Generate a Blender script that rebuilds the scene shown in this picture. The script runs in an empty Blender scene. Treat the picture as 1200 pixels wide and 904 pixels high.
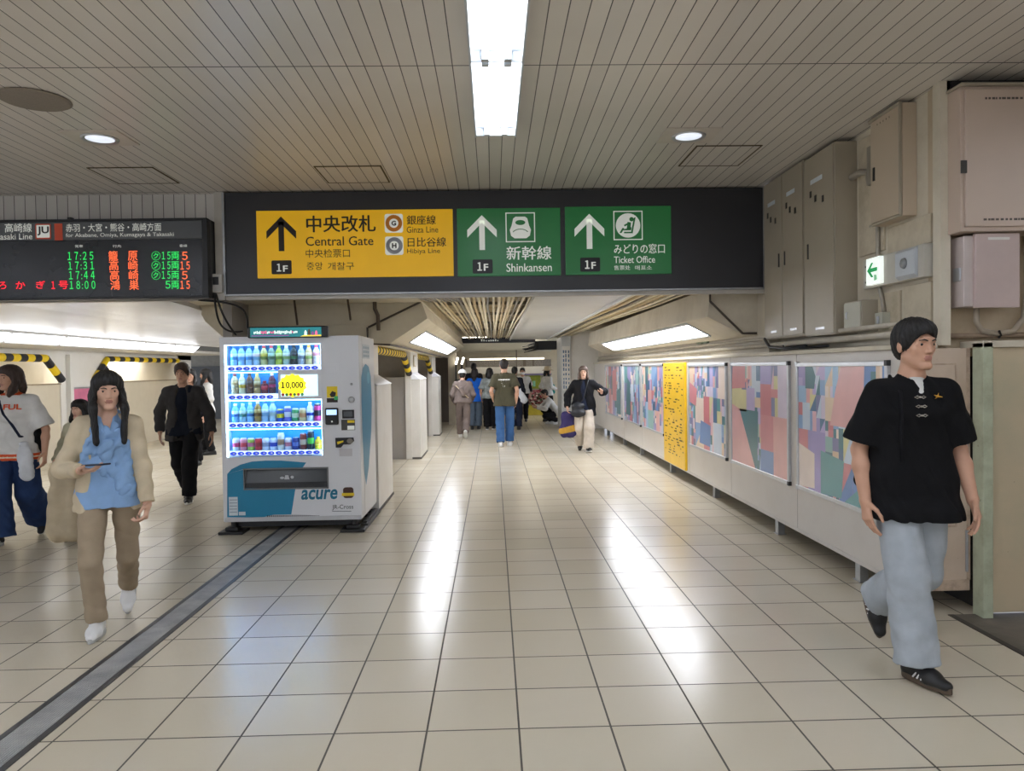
import bpy, math, random
import numpy as np
from mathutils import Matrix, Vector
SC = bpy.context.scene
COL = SC.collection
# ------------------------------------------------------------------ camera, world, exposure
FPX, EYE = 872.0, 1.52
YAW, PIT, ROLL = math.radians(1.44), math.radians(-1.31), math.radians(0.9)
_f = np.array([math.sin(YAW)*math.cos(PIT), math.cos(YAW)*math.cos(PIT), math.sin(PIT)])
_r = np.array([math.cos(YAW), -math.sin(YAW), 0.0])
_u = np.cross(_r, _f)
_r, _u = math.cos(ROLL)*_r - math.sin(ROLL)*_u, math.sin(ROLL)*_r + math.cos(ROLL)*_u
cam = bpy.data.cameras.new('camera')
cam.sensor_width = 36; cam.sensor_fit = 'HORIZONTAL'; cam.lens = FPX/1200*36
cam.clip_start = 0.05; cam.clip_end = 200
camo = bpy.data.objects.new('camera', cam); COL.objects.link(camo)
M4 = Matrix.Identity(4)
for i in range(3):
    M4[i][0] = _r[i]; M4[i][1] = _u[i]; M4[i][2] = -_f[i]
M4[2][3] = EYE
camo.matrix_world = M4
SC.camera = camo
w = bpy.data.worlds.new('world'); SC.world = w; w.use_nodes = True
w.node_tree.nodes['Background'].inputs[0].default_value = (0.80, 0.86, 1.0, 1)
w.node_tree.nodes['Background'].inputs[1].default_value = 0.55
SC.view_settings.view_transform = 'Standard'; SC.view_settings.look = 'None'
SC.view_settings.gamma = 1.0; SC.view_settings.use_curve_mapping = False
SC.view_settings.exposure = 1.28
SC.cycles.use_denoising = True
SC.cycles.max_bounces = 8
TUBE, PANEL, COVE = 9.0, 8.0, 3.2          # strength of the bare tubes and of the diffuser panels
def _ray(px, py): return _f + _r*((px-600)/FPX) - _u*((py-452)/FPX)
def at_y(px, py, Y):
    d = _ray(px, py); t = Y/d[1]; return (d[0]*t, Y, EYE+d[2]*t)
def at_x(px, py, X):
    d = _ray(px, py); t = X/d[0]; return (X, d[1]*t, EYE+d[2]*t)
def at_z(px, py, Z=0.0):
    d = _ray(px, py); t = (Z-EYE)/d[2]; return (d[0]*t, d[1]*t, Z)
# ------------------------------------------------------------------ materials
def lin(h):
    if isinstance(h, str):
        h = h.lstrip('#'); c = [int(h[i:i+2], 16)/255 for i in (0, 2, 4)]
    else: c = h
    return tuple(((x+0.055)/1.055)**2.4 if x > 0.04045 else x/12.92 for x in c) + (1,)
MATS = {}
def mat(name, col='#808080', rough=0.5, metal=0.0, var=0.08, scale=8.0, bump=0.0, bscale=60.0, spec=0.5, coat=0.0,
        emit=None, es=1.0, alpha=1.0, stretch=None, trans=0.0):
    if name in MATS: return MATS[name]
    m = bpy.data.materials.new(name); m.use_nodes = True; MATS[name] = m
    nt = m.node_tree; b = nt.nodes['Principled BSDF']
    b.inputs['Roughness'].default_value = rough; b.inputs['Metallic'].default_value = metal
    b.inputs['Specular IOR Level'].default_value = spec; b.inputs['Coat Weight'].default_value = coat
    b.inputs['Coat Roughness'].default_value = 0.08
    b.inputs['Transmission Weight'].default_value = trans
    c = lin(col)
    tc = nt.nodes.new('ShaderNodeTexCoord'); vec = tc.outputs['Object']
    if stretch:
        mp = nt.nodes.new('ShaderNodeMapping'); mp.inputs['Scale'].default_value = stretch
        nt.links.new(vec, mp.inputs['Vector']); vec = mp.outputs['Vector']
    if var > 0:
        n = nt.nodes.new('ShaderNodeTexNoise'); n.inputs['Scale'].default_value = scale; n.inputs['Detail'].default_value = 3
        nt.links.new(vec, n.inputs['Vector'])
        r = nt.nodes.new('ShaderNodeValToRGB')
        r.color_ramp.elements[0].position = 0.3; r.color_ramp.elements[1].position = 0.7
        r.color_ramp.elements[0].color = tuple(x*(1-var) for x in c[:3])+(1,)
        r.color_ramp.elements[1].color = tuple(min(1, x*(1+var)) for x in c[:3])+(1,)
        nt.links.new(n.outputs['Fac'], r.inputs['Fac']); nt.links.new(r.outputs['Color'], b.inputs['Base Color'])
    else: b.inputs['Base Color'].default_value = c
    if bump > 0:
        n2 = nt.nodes.new('ShaderNodeTexNoise'); n2.inputs['Scale'].default_value = bscale; n2.inputs['Detail'].default_value = 3
        nt.links.new(vec, n2.inputs['Vector'])
        bp = nt.nodes.new('ShaderNodeBump'); bp.inputs['Strength'].default_value = bump; bp.inputs['Distance'].default_value = 0.01
        nt.links.new(n2.outputs['Fac'], bp.inputs['Height']); nt.links.new(bp.outputs['Normal'], b.inputs['Normal'])
    if emit:
        b.inputs['Emission Color'].default_value = lin(emit); b.inputs['Emission Strength'].default_value = es
    if alpha < 1: b.inputs['Alpha'].default_value = alpha
    return m
def nn(nt, t, **kw):
    n = nt.nodes.new(t)
    for k, v in kw.items(): setattr(n, k, v)
    return n
def mth(nt, op, a, b=None, c=None):
    n = nt.nodes.new('ShaderNodeMath'); n.operation = op
    for i, x in enumerate((a, b, c)):
        if x is None: continue
        if isinstance(x, (int, float)): n.inputs[i].default_value = x
        else: nt.links.new(x, n.inputs[i])
    return n.outputs[0]
def mixc(nt, f, a, b):
    n = nt.nodes.new('ShaderNodeMix'); n.data_type = 'RGBA'
    for s, x in ((n.inputs[0], f), (n.inputs[6], a), (n.inputs[7], b)):
        if isinstance(x, (tuple, float)): s.default_value = x
        else: nt.links.new(x, s)
    return n.outputs[2]
def base(name, rough=0.5, spec=0.5):
    m = bpy.data.materials.new(name); m.use_nodes = True; MATS[name] = m
    b = m.node_tree.nodes['Principled BSDF']; b.inputs['Roughness'].default_value = rough
    b.inputs['Specular IOR Level'].default_value = spec
    return m, m.node_tree, b
def line_mask(nt, co, off, pitch, half):
    """1 on a line of half width `half` repeated every `pitch` metres"""
    q = mth(nt, 'DIVIDE', mth(nt, 'SUBTRACT', co, off), pitch)
    fr = mth(nt, 'SUBTRACT', q, mth(nt, 'ROUND', q))
    return mth(nt, 'LESS_THAN', mth(nt, 'ABSOLUTE', fr), half/pitch)
def xyz(nt):
    tc = nn(nt, 'ShaderNodeTexCoord'); s = nn(nt, 'ShaderNodeSeparateXYZ'); nt.links.new(tc.outputs['Object'], s.inputs[0])
    return tc.outputs['Object'], s.outputs[0], s.outputs[1], s.outputs[2]
def noise(nt, vec, scale, detail=3, rough=0.5):
    n = nn(nt, 'ShaderNodeTexNoise'); n.inputs['Scale'].default_value = scale; n.inputs['Detail'].default_value = detail
    n.inputs['Roughness'].default_value = rough; nt.links.new(vec, n.inputs['Vector']); return n.outputs['Fac']
def ramp(nt, f, stops):
    r = nn(nt, 'ShaderNodeValToRGB'); e = r.color_ramp.elements
    while len(e) < len(stops): e.new(0.5)
    for q, (p, c) in zip(e, stops): q.position = p; q.color = c if isinstance(c, tuple) else (c, c, c, 1)
    nt.links.new(f, r.inputs['Fac']); return r.outputs['Color']
def floor_mat():
    m, nt, b = base('floor_tile', 0.2, 0.55)
    v, x, y, z = xyz(nt)
    g = mth(nt, 'MAXIMUM', line_mask(nt, x, 0.085, 0.3878, 0.0042), line_mask(nt, y, 3.104, 0.3885, 0.0042))
    ix = mth(nt, 'FLOOR', mth(nt, 'DIVIDE', mth(nt, 'SUBTRACT', x, 0.085), 0.3878)); iy = mth(nt, 'FLOOR', mth(nt, 'DIVIDE', mth(nt, 'SUBTRACT', y, 3.104), 0.3885))
    cb = nn(nt, 'ShaderNodeCombineXYZ'); nt.links.new(ix, cb.inputs[0]); nt.links.new(iy, cb.inputs[1])
    wn = nn(nt, 'ShaderNodeTexWhiteNoise'); nt.links.new(cb.outputs[0], wn.inputs['Vector'])
    tile = mixc(nt, wn.outputs['Value'], lin('#d0c6b0'), lin('#dad0bc'))
    d = noise(nt, v, 0.9, 3, 0.5)
    tile = mixc(nt, ramp(nt, d, [(0.35, 0.0), (0.8, 0.16)]), tile, lin('#aca08a'))
    fine = noise(nt, v, 95, 3, 0.7)
    tile = mixc(nt, ramp(nt, fine, [(0.64, 0.0), (0.8, 0.3)]), tile, lin('#a0937c'))
    nt.links.new(mixc(nt, g, tile, lin('#4c463c')), b.inputs['Base Color'])
    rr = mth(nt, 'ADD', mth(nt, 'MULTIPLY', g, 0.4), mth(nt, 'ADD', 0.195, mth(nt, 'MULTIPLY', noise(nt, v, 3, 2), 0.06)))
    nt.links.new(rr, b.inputs['Roughness'])
    bp = nn(nt, 'ShaderNodeBump'); bp.inputs['Strength'].default_value = 0.25; bp.inputs['Distance'].default_value = 0.004
    hgt = mth(nt, 'ADD', mth(nt, 'MULTIPLY', g, -0.6), mth(nt, 'MULTIPLY', noise(nt, v, 7, 2), 0.7))
    nt.links.new(hgt, bp.inputs['Height']); nt.links.new(bp.outputs['Normal'], b.inputs['Normal'])
    return m
def plank_mat(name, col, axis_off, pitch, seam=None, rough=0.28):
    m, nt, b = base(name, rough, 0.5)
    v, x, y, z = xyz(nt)
    g = line_mask(nt, x, axis_off, pitch, 0.0028)
    if seam: g = mth(nt, 'MAXIMUM', g, line_mask(nt, y, seam[0], seam[1], 0.005))
    ix = mth(nt, 'FLOOR', mth(nt, 'DIVIDE', mth(nt, 'SUBTRACT', x, axis_off), pitch))
    wn = nn(nt, 'ShaderNodeTexWhiteNoise'); wn.noise_dimensions = '1D'; nt.links.new(ix, wn.inputs['W'])
    c = lin(col); c2 = tuple(t*0.90 for t in c[:3])+(1,)
    cc = mixc(nt, wn.outputs['Value'], c, c2)
    d = noise(nt, v, 1.3, 4, 0.6)
    cc = mixc(nt, ramp(nt, d, [(0.42, 0.0), (0.8, 0.35)]), cc, tuple(t*0.72 for t in c[:3])+(1,))
    nt.links.new(mixc(nt, g, cc, lin('#2c2925')), b.inputs['Base Color'])
    bp = nn(nt, 'ShaderNodeBump'); bp.inputs['Strength'].default_value = 0.5; bp.inputs['Distance'].default_value = 0.004
    nt.links.new(mth(nt, 'SUBTRACT', mth(nt, 'MULTIPLY', noise(nt, v, 2.0, 2), 0.4), g), bp.inputs['Height']); nt.links.new(bp.outputs['Normal'], b.inputs['Normal'])
    return m
def worn_mat(name, col, dirt='#8a7a60', rough=0.6, amt=0.5, scale=3.0, chip=0.0):
    m, nt, b = base(name, rough, 0.35)
    v, x, y, z = xyz(nt)
    c = lin(col)
    cc = mixc(nt, ramp(nt, noise(nt, v, scale, 6, 0.65), [(0.42, 0.0), (0.78, amt)]), c, lin(dirt))
    if chip: cc = mixc(nt, ramp(nt, noise(nt, v, 22, 6, 0.75), [(0.67, 0.0), (0.70, chip)]), cc, lin('#5a4a35'))
    nt.links.new(cc, b.inputs['Base Color'])
    bp = nn(nt, 'ShaderNodeBump'); bp.inputs['Strength'].default_value = 0.15; bp.inputs['Distance'].default_value = 0.006
    nt.links.new(noise(nt, v, 14, 4), bp.inputs['Height']); nt.links.new(bp.outputs['Normal'], b.inputs['Normal'])
    return m
# ------------------------------------------------------------------ objects
def link(o): COL.objects.link(o); return o
def wl(o):
    v = Vector((0, 0, 0))
    while o: v += o.location; o = o.parent
    return v
def tag(o, label=None, cat=None, group=None, kind=None):
    if label: o['label'] = label
    if cat: o['category'] = cat
    if group: o['group'] = group
    if kind: o['kind'] = kind
    return o
def thing(name, label, cat, loc, group=None):
    o = link(bpy.data.objects.new(name, None)); o.location = loc; o.empty_display_size = 0.1
    return tag(o, label, cat, group)
class MB:
    def __init__(s): s.v, s.f, s.m = [], [], []
    def add(s, vs, fs, mi=0):
        n = len(s.v); s.v += [tuple(map(float, p)) for p in vs]
        s.f += [tuple(n+i for i in f) for f in fs]; s.m += [mi]*len(fs); return s
    def box(s, x0, x1, y0, y1, z0, z1, mi=0):
        x0, x1 = sorted((x0, x1)); y0, y1 = sorted((y0, y1)); z0, z1 = sorted((z0, z1))
        return s.add([(x, y, z) for z in (z0, z1) for y in (y0, y1) for x in (x0, x1)],
                     [(0, 2, 3, 1), (4, 5, 7, 6), (0, 1, 5, 4), (2, 6, 7, 3), (0, 4, 6, 2), (1, 3, 7, 5)], mi)
    def prism(s, poly, ax, a, b, mi=0):
        """poly: 2-D outline in the plane normal to axis ax (x:(y,z) y:(x,z) z:(x,y))"""
        def P(p, t): return {'x': (t, p[0], p[1]), 'y': (p[0], t, p[1]), 'z': (p[0], p[1], t)}[ax]
        n = len(poly); ar = sum(poly[i][0]*poly[(i+1) % n][1]-poly[(i+1) % n][0]*poly[i][1] for i in range(n))
        if (ar < 0) != (ax == 'y'): poly = poly[::-1]
        a, b = sorted((a, b))
        vs = [P(p, a) for p in poly]+[P(p, b) for p in poly]
        fs = [tuple(range(n))[::-1], tuple(range(n, 2*n))]+[(i, (i+1) % n, n+(i+1) % n, n+i) for i in range(n)]
        return s.add(vs, fs, mi)
    def quad(s, a, b, c, d, mi=0): return s.add([a, b, c, d], [(0, 1, 2, 3)], mi)
    def tube(s, pts, r, n=10, mi=0, cap=True):
        pts = [Vector(p) for p in pts]; rs = r if isinstance(r, (list, tuple)) else [r]*len(pts)
        rings = []; prev = None
        for i, p in enumerate(pts):
            t = (pts[min(i+1, len(pts)-1)]-pts[max(i-1, 0)]).normalized()
            if prev is None:
                u = t.orthogonal().normalized()
            else:
                u = (prev-t*prev.dot(t)).normalized()
            prev = u; w_ = t.cross(u)
            rings.append([p+(u*math.cos(2*math.pi*k/n)+w_*math.sin(2*math.pi*k/n))*rs[i] for k in range(n)])
        vs = [q for g in rings for q in g]; fs = []
        for i in range(len(pts)-1):
            for k in range(n):
                fs.append((i*n+k, i*n+(k+1) % n, (i+1)*n+(k+1) % n, (i+1)*n+k))
        if cap: fs += [tuple(range(n))[::-1], tuple(range((len(pts)-1)*n, len(pts)*n))]
        return s.add(vs, fs, mi)
    def lathe(s, c, prof, n=20, ax='z', mi=0, mis=None):
        """prof: list of (radius, height); mis gives a material per ring of faces"""
        vs = []
        for r, h in prof:
            for k in range(n):
                a = 2*math.pi*k/n; x, y = r*math.cos(a), r*math.sin(a)
                vs.append({'z': (c[0]+x, c[1]+y, c[2]+h), 'y': (c[0]+x, c[1]+h, c[2]-y), 'x': (c[0]+h, c[1]+x, c[2]+y)}[ax])
        for i in range(len(prof)-1):
            s.add([], [], 0)
        n0 = len(s.v); s.v += [tuple(map(float, p)) for p in vs]
        for i in range(len(prof)-1):
            for k in range(n):
                s.f.append((n0+i*n+k, n0+i*n+(k+1) % n, n0+(i+1)*n+(k+1) % n, n0+(i+1)*n+k)); s.m.append(mis[i] if mis else mi)
        s.f.append(tuple(n0+k for k in range(n))[::-1]); s.m.append(mis[0] if mis else mi)
        s.f.append(tuple(n0+(len(prof)-1)*n+k for k in range(n))); s.m.append(mis[-1] if mis else mi)
        return s
def obj(name, mb, m, parent=None, bevel=0.0, smooth=False, label=None):
    off = wl(parent) if parent else Vector((0, 0, 0))
    me = bpy.data.meshes.new(name)
    me.from_pydata([(p[0]-off.x, p[1]-off.y, p[2]-off.z) for p in mb.v], [], mb.f)
    for q in (m if isinstance(m, (list, tuple)) else [m]): me.materials.append(q)
    me.polygons.foreach_set('material_index', mb.m)
    if smooth: me.polygons.foreach_set('use_smooth', [True]*len(mb.f))
    me.update()
    o = link(bpy.data.objects.new(name, me))
    if parent: o.parent = parent
    if bevel > 0:
        bv = o.modifiers.new('bevel', 'BEVEL'); bv.width = bevel; bv.segments = 2; bv.limit_method = 'ANGLE'; bv.angle_limit = 0.7
        if not smooth:
            me.polygons.foreach_set('use_smooth', [True]*len(mb.f)); bv.harden_normals = True
    if smooth and bevel == 0:
        pass
    if label: o['label'] = label
    return o
def struct(name, mb, m, bevel=0.0): return tag(obj(name, mb, m, None, bevel), kind='structure')
def one(name, mb, m, label, cat, loc, group=None, bevel=0.0, smooth=False):
    """a thing that is one mesh, its origin at loc"""
    L = Vector(loc); mb.v = [(p[0]-L.x, p[1]-L.y, p[2]-L.z) for p in mb.v]
    o = obj(name, mb, m, None, bevel, smooth); o.location = loc
    return tag(o, label, cat, group)
def copy_tree(o, loc, label=None, group=None):
    r = o.copy(); COL.objects.link(r); r.location = loc
    if label: r['label'] = label
    if group: r['group'] = group
    for ch in [c for c in bpy.data.objects if c.parent == o]:
        c = ch.copy(); COL.objects.link(c); c.parent = r
        for g in [q for q in bpy.data.objects if q.parent == ch]:
            d = g.copy(); COL.objects.link(d); d.parent = c
    return r
# ------------------------------------------------------------------ lettering
_text_cache = {}
def text_geo(s, bold=0.0):
    k = (s, bold)
    if k in _text_cache: return _text_cache[k]
    cu = bpy.data.curves.new('t', 'FONT'); cu.body = s; cu.resolution_u = 3; cu.offset = bold; cu.fill_mode = 'FRONT'
    o = bpy.data.objects.new('t', cu); COL.objects.link(o)
    dg = bpy.context.evaluated_depsgraph_get(); dg.update()
    me = bpy.data.meshes.new_from_object(o.evaluated_get(dg))
    vs = [(v.co.x, v.co.y) for v in me.vertices]; fs = [tuple(p.vertices) for p in me.polygons]
    bpy.data.objects.remove(o); bpy.data.curves.remove(cu); bpy.data.meshes.remove(me)
    _text_cache[k] = (vs, fs); return vs, fs
def put_text(mb, s, x0, x1, z0, z1, y, bold=0.0, shear=0.0, mi=0, plane='y', thick=0.0):
    """lettering fitted to a rectangle on the plane Y=y (facing -Y) or, plane='x', on X=y facing -X (x0,x1 are then Y values, x0 far)"""
    if thick:                                                       # heavier strokes: the same glyphs set slightly apart
        d = (z1-z0)*thick
        for k, (dx, dz) in enumerate(((-d, 0), (d, 0), (0, -d*.6), (0, d*.6))): put_text(mb, s, x0+d+dx, x1-d+dx, z0+d*.6+dz, z1-d*.6+dz, y-0.00012*k, 0.0, shear, mi, plane)
        return mb
    vs, fs = text_geo(s, bold)
    if not vs: return mb
    a = np.array(vs); a[:, 0] += shear*a[:, 1]
    lo, hi = a.min(0), a.max(0); sz = np.maximum(hi-lo, 1e-6)
    q = (a-lo)/sz
    X = x0+(x1-x0)*q[:, 0]; Z = z0+(z1-z0)*q[:, 1]
    if plane == 'y': return mb.add([(p, y, r) for p, r in zip(X, Z)], fs, mi)
    return mb.add([(y, p, r) for p, r in zip(X, Z)], fs, mi)
def rpx(x0, y0, x1, y1, Y):
    """pixel rectangle of the photograph on the plane Y -> x0,x1,z0,z1 in metres"""
    cx, cy = (x0+x1)/2, (y0+y1)/2
    return at_y(x0, cy, Y)[0], at_y(x1, cy, Y)[0], at_y(cx, y1, Y)[2], at_y(cx, y0, Y)[2]
# ================================================================== THE SETTING
M_floor = floor_mat()
M_ceil = plank_mat('ceiling_planks', '#e0dad2', -1.262, 0.0968, (4.16, 2.84), 0.33)
M_fascia = plank_mat('fascia_planks', '#d6d1c9', -2.47, 0.098, None, 0.35)
M_white = worn_mat('painted_white', '#e4e1da', '#b5ab9a', 0.45, 0.35, 1.5)
M_cream = worn_mat('painted_cream', '#d6cdb9', '#a2947b', 0.55, 0.55, 2.0)
M_beige = worn_mat('beam_beige', '#e4dac2', '#b5a484', 0.6, 0.5, 1.8)
M_soffit = mat('soffit_white', '#e2e2e4', 0.25, var=0.05, scale=2, bump=0.25, bscale=3.0)
M_panelw = mat('ceiling_panel_white', '#dededd', 0.3, var=0.05, scale=2, bump=0.1, bscale=2.5)
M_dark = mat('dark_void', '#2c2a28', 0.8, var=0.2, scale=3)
M_concrete = mat('dark_concrete', '#6e675c', 0.7, var=0.25, scale=5, bump=0.3)
M_graywall = mat('grey_partition', '#a29d97', 0.5, var=0.05, scale=3)
M_brown = mat('brown_door', '#6a6159', 0.5, var=0.08, scale=3)
M_steel = mat('galvanised_steel', '#a9abac', 0.4, 0.8, var=0.12, scale=12)
M_alu = mat('aluminium', '#c9cbce', 0.32, 0.7, var=0.05, scale=15)
M_black = mat('black_plastic', '#151516', 0.4, var=0.1, scale=10)
M_lampw = mat('lamp_housing_white', '#c4c9cd', 0.35, var=0.03)
M_tube = mat('fluorescent_tube', '#ffffff', 0.5, var=0, emit='#eef3ff', es=TUBE)
M_cove = mat('cove_diffuser', '#ffffff', 0.5, var=0, emit='#f2f6ff', es=COVE*0.8)
M_diff = mat('light_diffuser', '#ffffff', 0.5, var=0, emit='#f2f6ff', es=PANEL)

fl = MB().box(-14, 9, -18, 27, -0.12, 0)
struct('floor', fl, M_floor)
struct('trim_1', MB().box(2.735, 6.2, -7, 4.36, 0.0, 0.004), M_concrete)
struct('trim_2', MB().box(2.70, 2.735, -7, 4.36, 0.0, 0.005), mat('floor_edge_strip', '#3f3a33', 0.6, var=0.2))
struct('ceiling', MB().box(-14, 9, -18, 7.3, 3.2, 3.35), M_ceil)
struct('wall_fascia', MB().box(-14, 2.62, 7.08, 7.3, 2.25, 3.2), M_fascia)
# sign-side post and lip under the fascia
struct('trim_3', MB().box(-14, 2.62, 7.03, 7.1, 2.2, 2.25).box(-2.56, -2.48, 7.0, 7.09, 2.2, 3.2), mat('fascia_trim', '#bdb8ae', 0.4, var=0.06))
struct('ceiling_passage', MB().box(-11, 3.2, 7.1, 27, 2.44, 2.6), mat('rough_soffit', '#b8aa8e', 0.8, var=0.25, scale=4, bump=0.4))
struct('ceiling_beam', MB().box(-4.9, -0.8, 7.1, 20, 2.30, 2.42).box(-4.9, -0.8, 10.98, 11.02, 2.285, 2.31).box(-3.2, -0.8, 8.98, 9.0, 2.294, 2.31), M_beige)
# white rounded soffit of the passage on the left
so = MB(); rows = [(7.1, -3.25), (7.7, -3.25), (8.2, -3.3), (8.64, -3.37), (9.5, -3.37), (11.5, -3.37), (13.5, -3.37), (17.5, -3.37)]
pts = []
for Y, xb in rows:
    for k in range(9):
        x = -6.38+(xb+6.38)*k/8
        pts.append((x, Y, 2.25-0.13*max(0, min(1, (-4.6-x)/1.78))**1.3))
fs = [(i*9+k, i*9+k+1, (i+1)*9+k+1, (i+1)*9+k) for i in range(len(rows)-1) for k in range(8)]
so.add(pts, [f[::-1] for f in fs]); n = len(pts)
so.add([(p[0], p[1], 2.38) for p in pts], fs)
for i in range(len(rows)-1):
    a, b = pts[i*9+8], pts[i*9+17]
    so.quad(a, b, (b[0], b[1], 2.38), (a[0], a[1], 2.38))
a = pts[:9]
for k in range(8): so.quad(a[k], a[k+1], (a[k+1][0], 7.1, 2.38), (a[k][0], 7.1, 2.38))
tag(obj('ceiling_soffit', so, M_soffit, smooth=False), kind='structure')
struct('ceiling_panel', MB().box(0.47, 1.40, 7.12, 19.5, 2.275, 2.3).box(0.44, 0.47, 7.12, 19.5, 2.25, 2.31).box(1.40, 1.44, 7.12, 19.5, 2.25, 2.31), M_panelw)
# low ceiling strip beyond the cove light, then the wall with stair openings
struct('ceiling_strip', MB().box(-7.75, -6.50, 7.1, 19.2, 1.97, 2.02), mat('strip_grey', '#cfccc6', 0.45, var=0.08))
M_wl = worn_mat('wall_white_glossy', '#f0eee9', '#c9c0ae', 0.3, 0.3, 1.2)
M_wb = worn_mat('stair_wall_cream', '#e8dec8', '#c3b294', 0.4, 0.4, 1.0)
wlm = MB().box(-7.75, -7.7, 13.45, 14.45, 0, 1.98).box(-7.75, -7.7, 7.1, 13.45, 1.86, 1.98).box(-7.75, -7.7, 14.45, 19.2, 1.86, 1.98).box(-7.75, -7.7, 18.4, 19.2, 0, 1.98)
wlm.box(-7.72, -7.62, 13.62, 13.72, 0, 1.9)
# sloping ends of the two openings
wlm.prism([(13.0, 1.86), (13.45, 1.44), (13.45, 1.86)], 'x', -7.75, -7.7).prism([(14.45, 1.4), (15.0, 1.86), (14.45, 1.86)], 'x', -7.75, -7.7)
struct('wall_left', wlm, M_wl)
struct('wall_left_stair', MB().box(-8.4, -8.3, 7.1, 20, 0, 2.0).box(-7.75, -7.72, 7.1, 13.45, 0, 1.36).box(-7.75, -7.72, 14.45, 18.4, 0, 1.36), M_wb)
struct('trim_4', MB().box(-7.76, -7.69, 7.1, 13.45, 1.36, 1.385).box(-7.76, -7.69, 14.45, 18.4, 1.36, 1.385), mat('ledge_tan', '#a8977b', 0.5, var=0.1))
struct('wall_left_end', MB().box(-13, -3.2, 25, 25.1, 0, 2.44), mat('end_grey_wall', '#8b8b86', 0.4, var=0.1))
struct('door_1', MB().box(-10.2, -9.0, 24.9, 25, 0, 1.75).box(-8.7, -8.55, 24.88, 25, 0, 2.3).box(-8.3, -8.05, 24.88, 25, 0, 2.3), mat('dark_grey_door', '#4d5155', 0.35, var=0.1))
struct('wall_stair_core', MB().box(-2.9, -2.8, 8.1, 20.2, 0, 2.42), M_graywall)
# ------------------------------------------------------------------ left side of the corridor: lintel box, partitions, pillars
lb = MB().prism([(-0.81, 2.30), (-0.75, 2.115), (-1.19, 1.83), (-2.95, 1.84), (-3.12, 1.95), (-3.30, 2.12), (-3.34, 2.2), (-3.33, 2.26), (-3.36, 2.30)], 'y', 8.65, 19.6)
lb.box(-2.62, -1.44, 8.645, 8.65, 2.05, 2.056).box(-1.46, -1.454, 8.645, 8.65, 1.84, 2.05)
struct('beam_left', lb, M_beige, 0.006)
struct('trim_5', MB().tube([(-1.43, 8.62, 2.02), (-0.82, 8.62, 2.305)], 0.012, 8).tube([(-1.44, 8.63, 2.02), (-1.44, 8.63, 1.83), (-1.19, 8.63, 1.815), (-1.17, 9.5, 1.815), (-1.17, 19.0, 1.815)], 0.012, 8), mat('dark_pipe_brown', '#4b4238', 0.5, var=0.1))
struct('wall_corridor_left', MB().box(-1.50, -1.40, 8.15, 9.12, 0, 1.86).box(-1.50, -1.40, 12.70, 13.92, 0, 1.86).box(-1.50, -1.40, 17.10, 18.2, 0, 1.86), M_white)
struct('wall_stair_partition', MB().box(-2.8, -1.5, 8.2, 9.0, 0, 1.4).box(-2.8, -1.5, 12.74, 13.8, 0, 1.40).box(-2.8, -1.5, 17.14, 18, 0, 1.4), M_graywall)
struct('wall_stair_upper', MB().box(-2.8, -1.5, 12.9, 13.0, 1.4, 2.3).box(-2.8, -1.5, 17.2, 17.3, 1.4, 2.3), mat('stair_dark_grey', '#8d8882', 0.5, var=0.06))
def pillar(Y0, Y1, X0=-1.46, X1=-1.25):
    b = MB().box(X0, X1, Y0, Y1, 0.0, 1.36)
    z, t = 1.36, 1.47; xm = X0+0.04; o = 0.012
    b.add([(X0-o, Y0-o, z), (X1+o, Y0-o, z), (X1+o, Y1+o, z), (X0-o, Y1+o, z), (X0, Y0+0.10, t+0.02), (xm, Y0+0.12, t+0.02), (xm, Y1-0.1, t+0.02), (X0, Y1-0.1, t+0.02)],
          [(3, 2, 1, 0), (0, 1, 5, 4), (1, 2, 6, 5), (2, 3, 7, 6), (3, 0, 4, 7), (4, 5, 6, 7)], 1)
    b.box(X0-0.01, X1+0.01, Y0-0.01, Y1+0.01, 0.0, 0.03, 2)
    return b
M_cope = mat('coping_grey', '#c9c9cc', 0.4, var=0.04); M_skirt = mat('skirting_dark', '#55504a', 0.6, var=0.1)
for i, (a, b) in enumerate(((8.02, 9.14), (12.72, 13.91), (17.12, 17.77))):
    struct('pillar_%d' % (i+1), pillar(a, b), [M_white, M_cope, M_skirt], 0.004)
struct('wall_corridor_end', MB().box(-2.9, -1.22, 21.5, 21.6, 0, 2.42), M_brown)
struct('wall_corridor_jamb', MB().box(-1.24, -1.05, 20.6, 21.6, 0, 2.42), M_cream)
# ------------------------------------------------------------------ right side of the corridor
Fr = [(2.12, 2.0), (2.48, 1.81), (2.72, 1.81), (2.72, 2.29), (2.16, 2.29)]
rb_ = MB().prism(Fr, 'y', 7.3, 16.5)
struct('beam_right', rb_, M_cream, 0.006)
struct('trim_6', MB().tube([(2.14, 7.27, 2.28), (2.14, 7.27, 2.15), (2.46, 7.27, 1.83), (2.6, 7.27, 1.83)], 0.012, 8), MATS['dark_pipe_brown'])
struct('wall_right', MB().box(2.62, 2.75, 7.0, 18.4, 1.55, 2.42).box(2.73, 2.9, 4.6, 7.0, 1.55, 3.2), M_cream)
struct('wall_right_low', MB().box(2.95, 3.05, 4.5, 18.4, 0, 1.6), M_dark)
struct('wall_right_return', MB().box(2.73, 6.2, 4.5, 4.6, 1.55, 3.2), worn_mat('return_wall_tan', '#c3b196', '#93805f', 0.6, 0.6, 2.5, 0.3))
struct('trim_7', MB().box(2.70, 2.76, 4.42, 4.5, 1.62, 3.2), M_cream)
struct('wall_right_hall', MB().box(6.2, 6.3, -18, 4.6, 0, 3.2), M_cream)
struct('wall_corridor_right_end', MB().box(1.93, 2.75, 18.4, 18.6, 0, 2.42), M_white)
struct('pillar_4', MB().box(1.69, 1.93, 18.35, 19.6, 0, 2.42), mat('pillar_pale', '#c8cac8', 0.4, var=0.05), 0.01)
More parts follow.
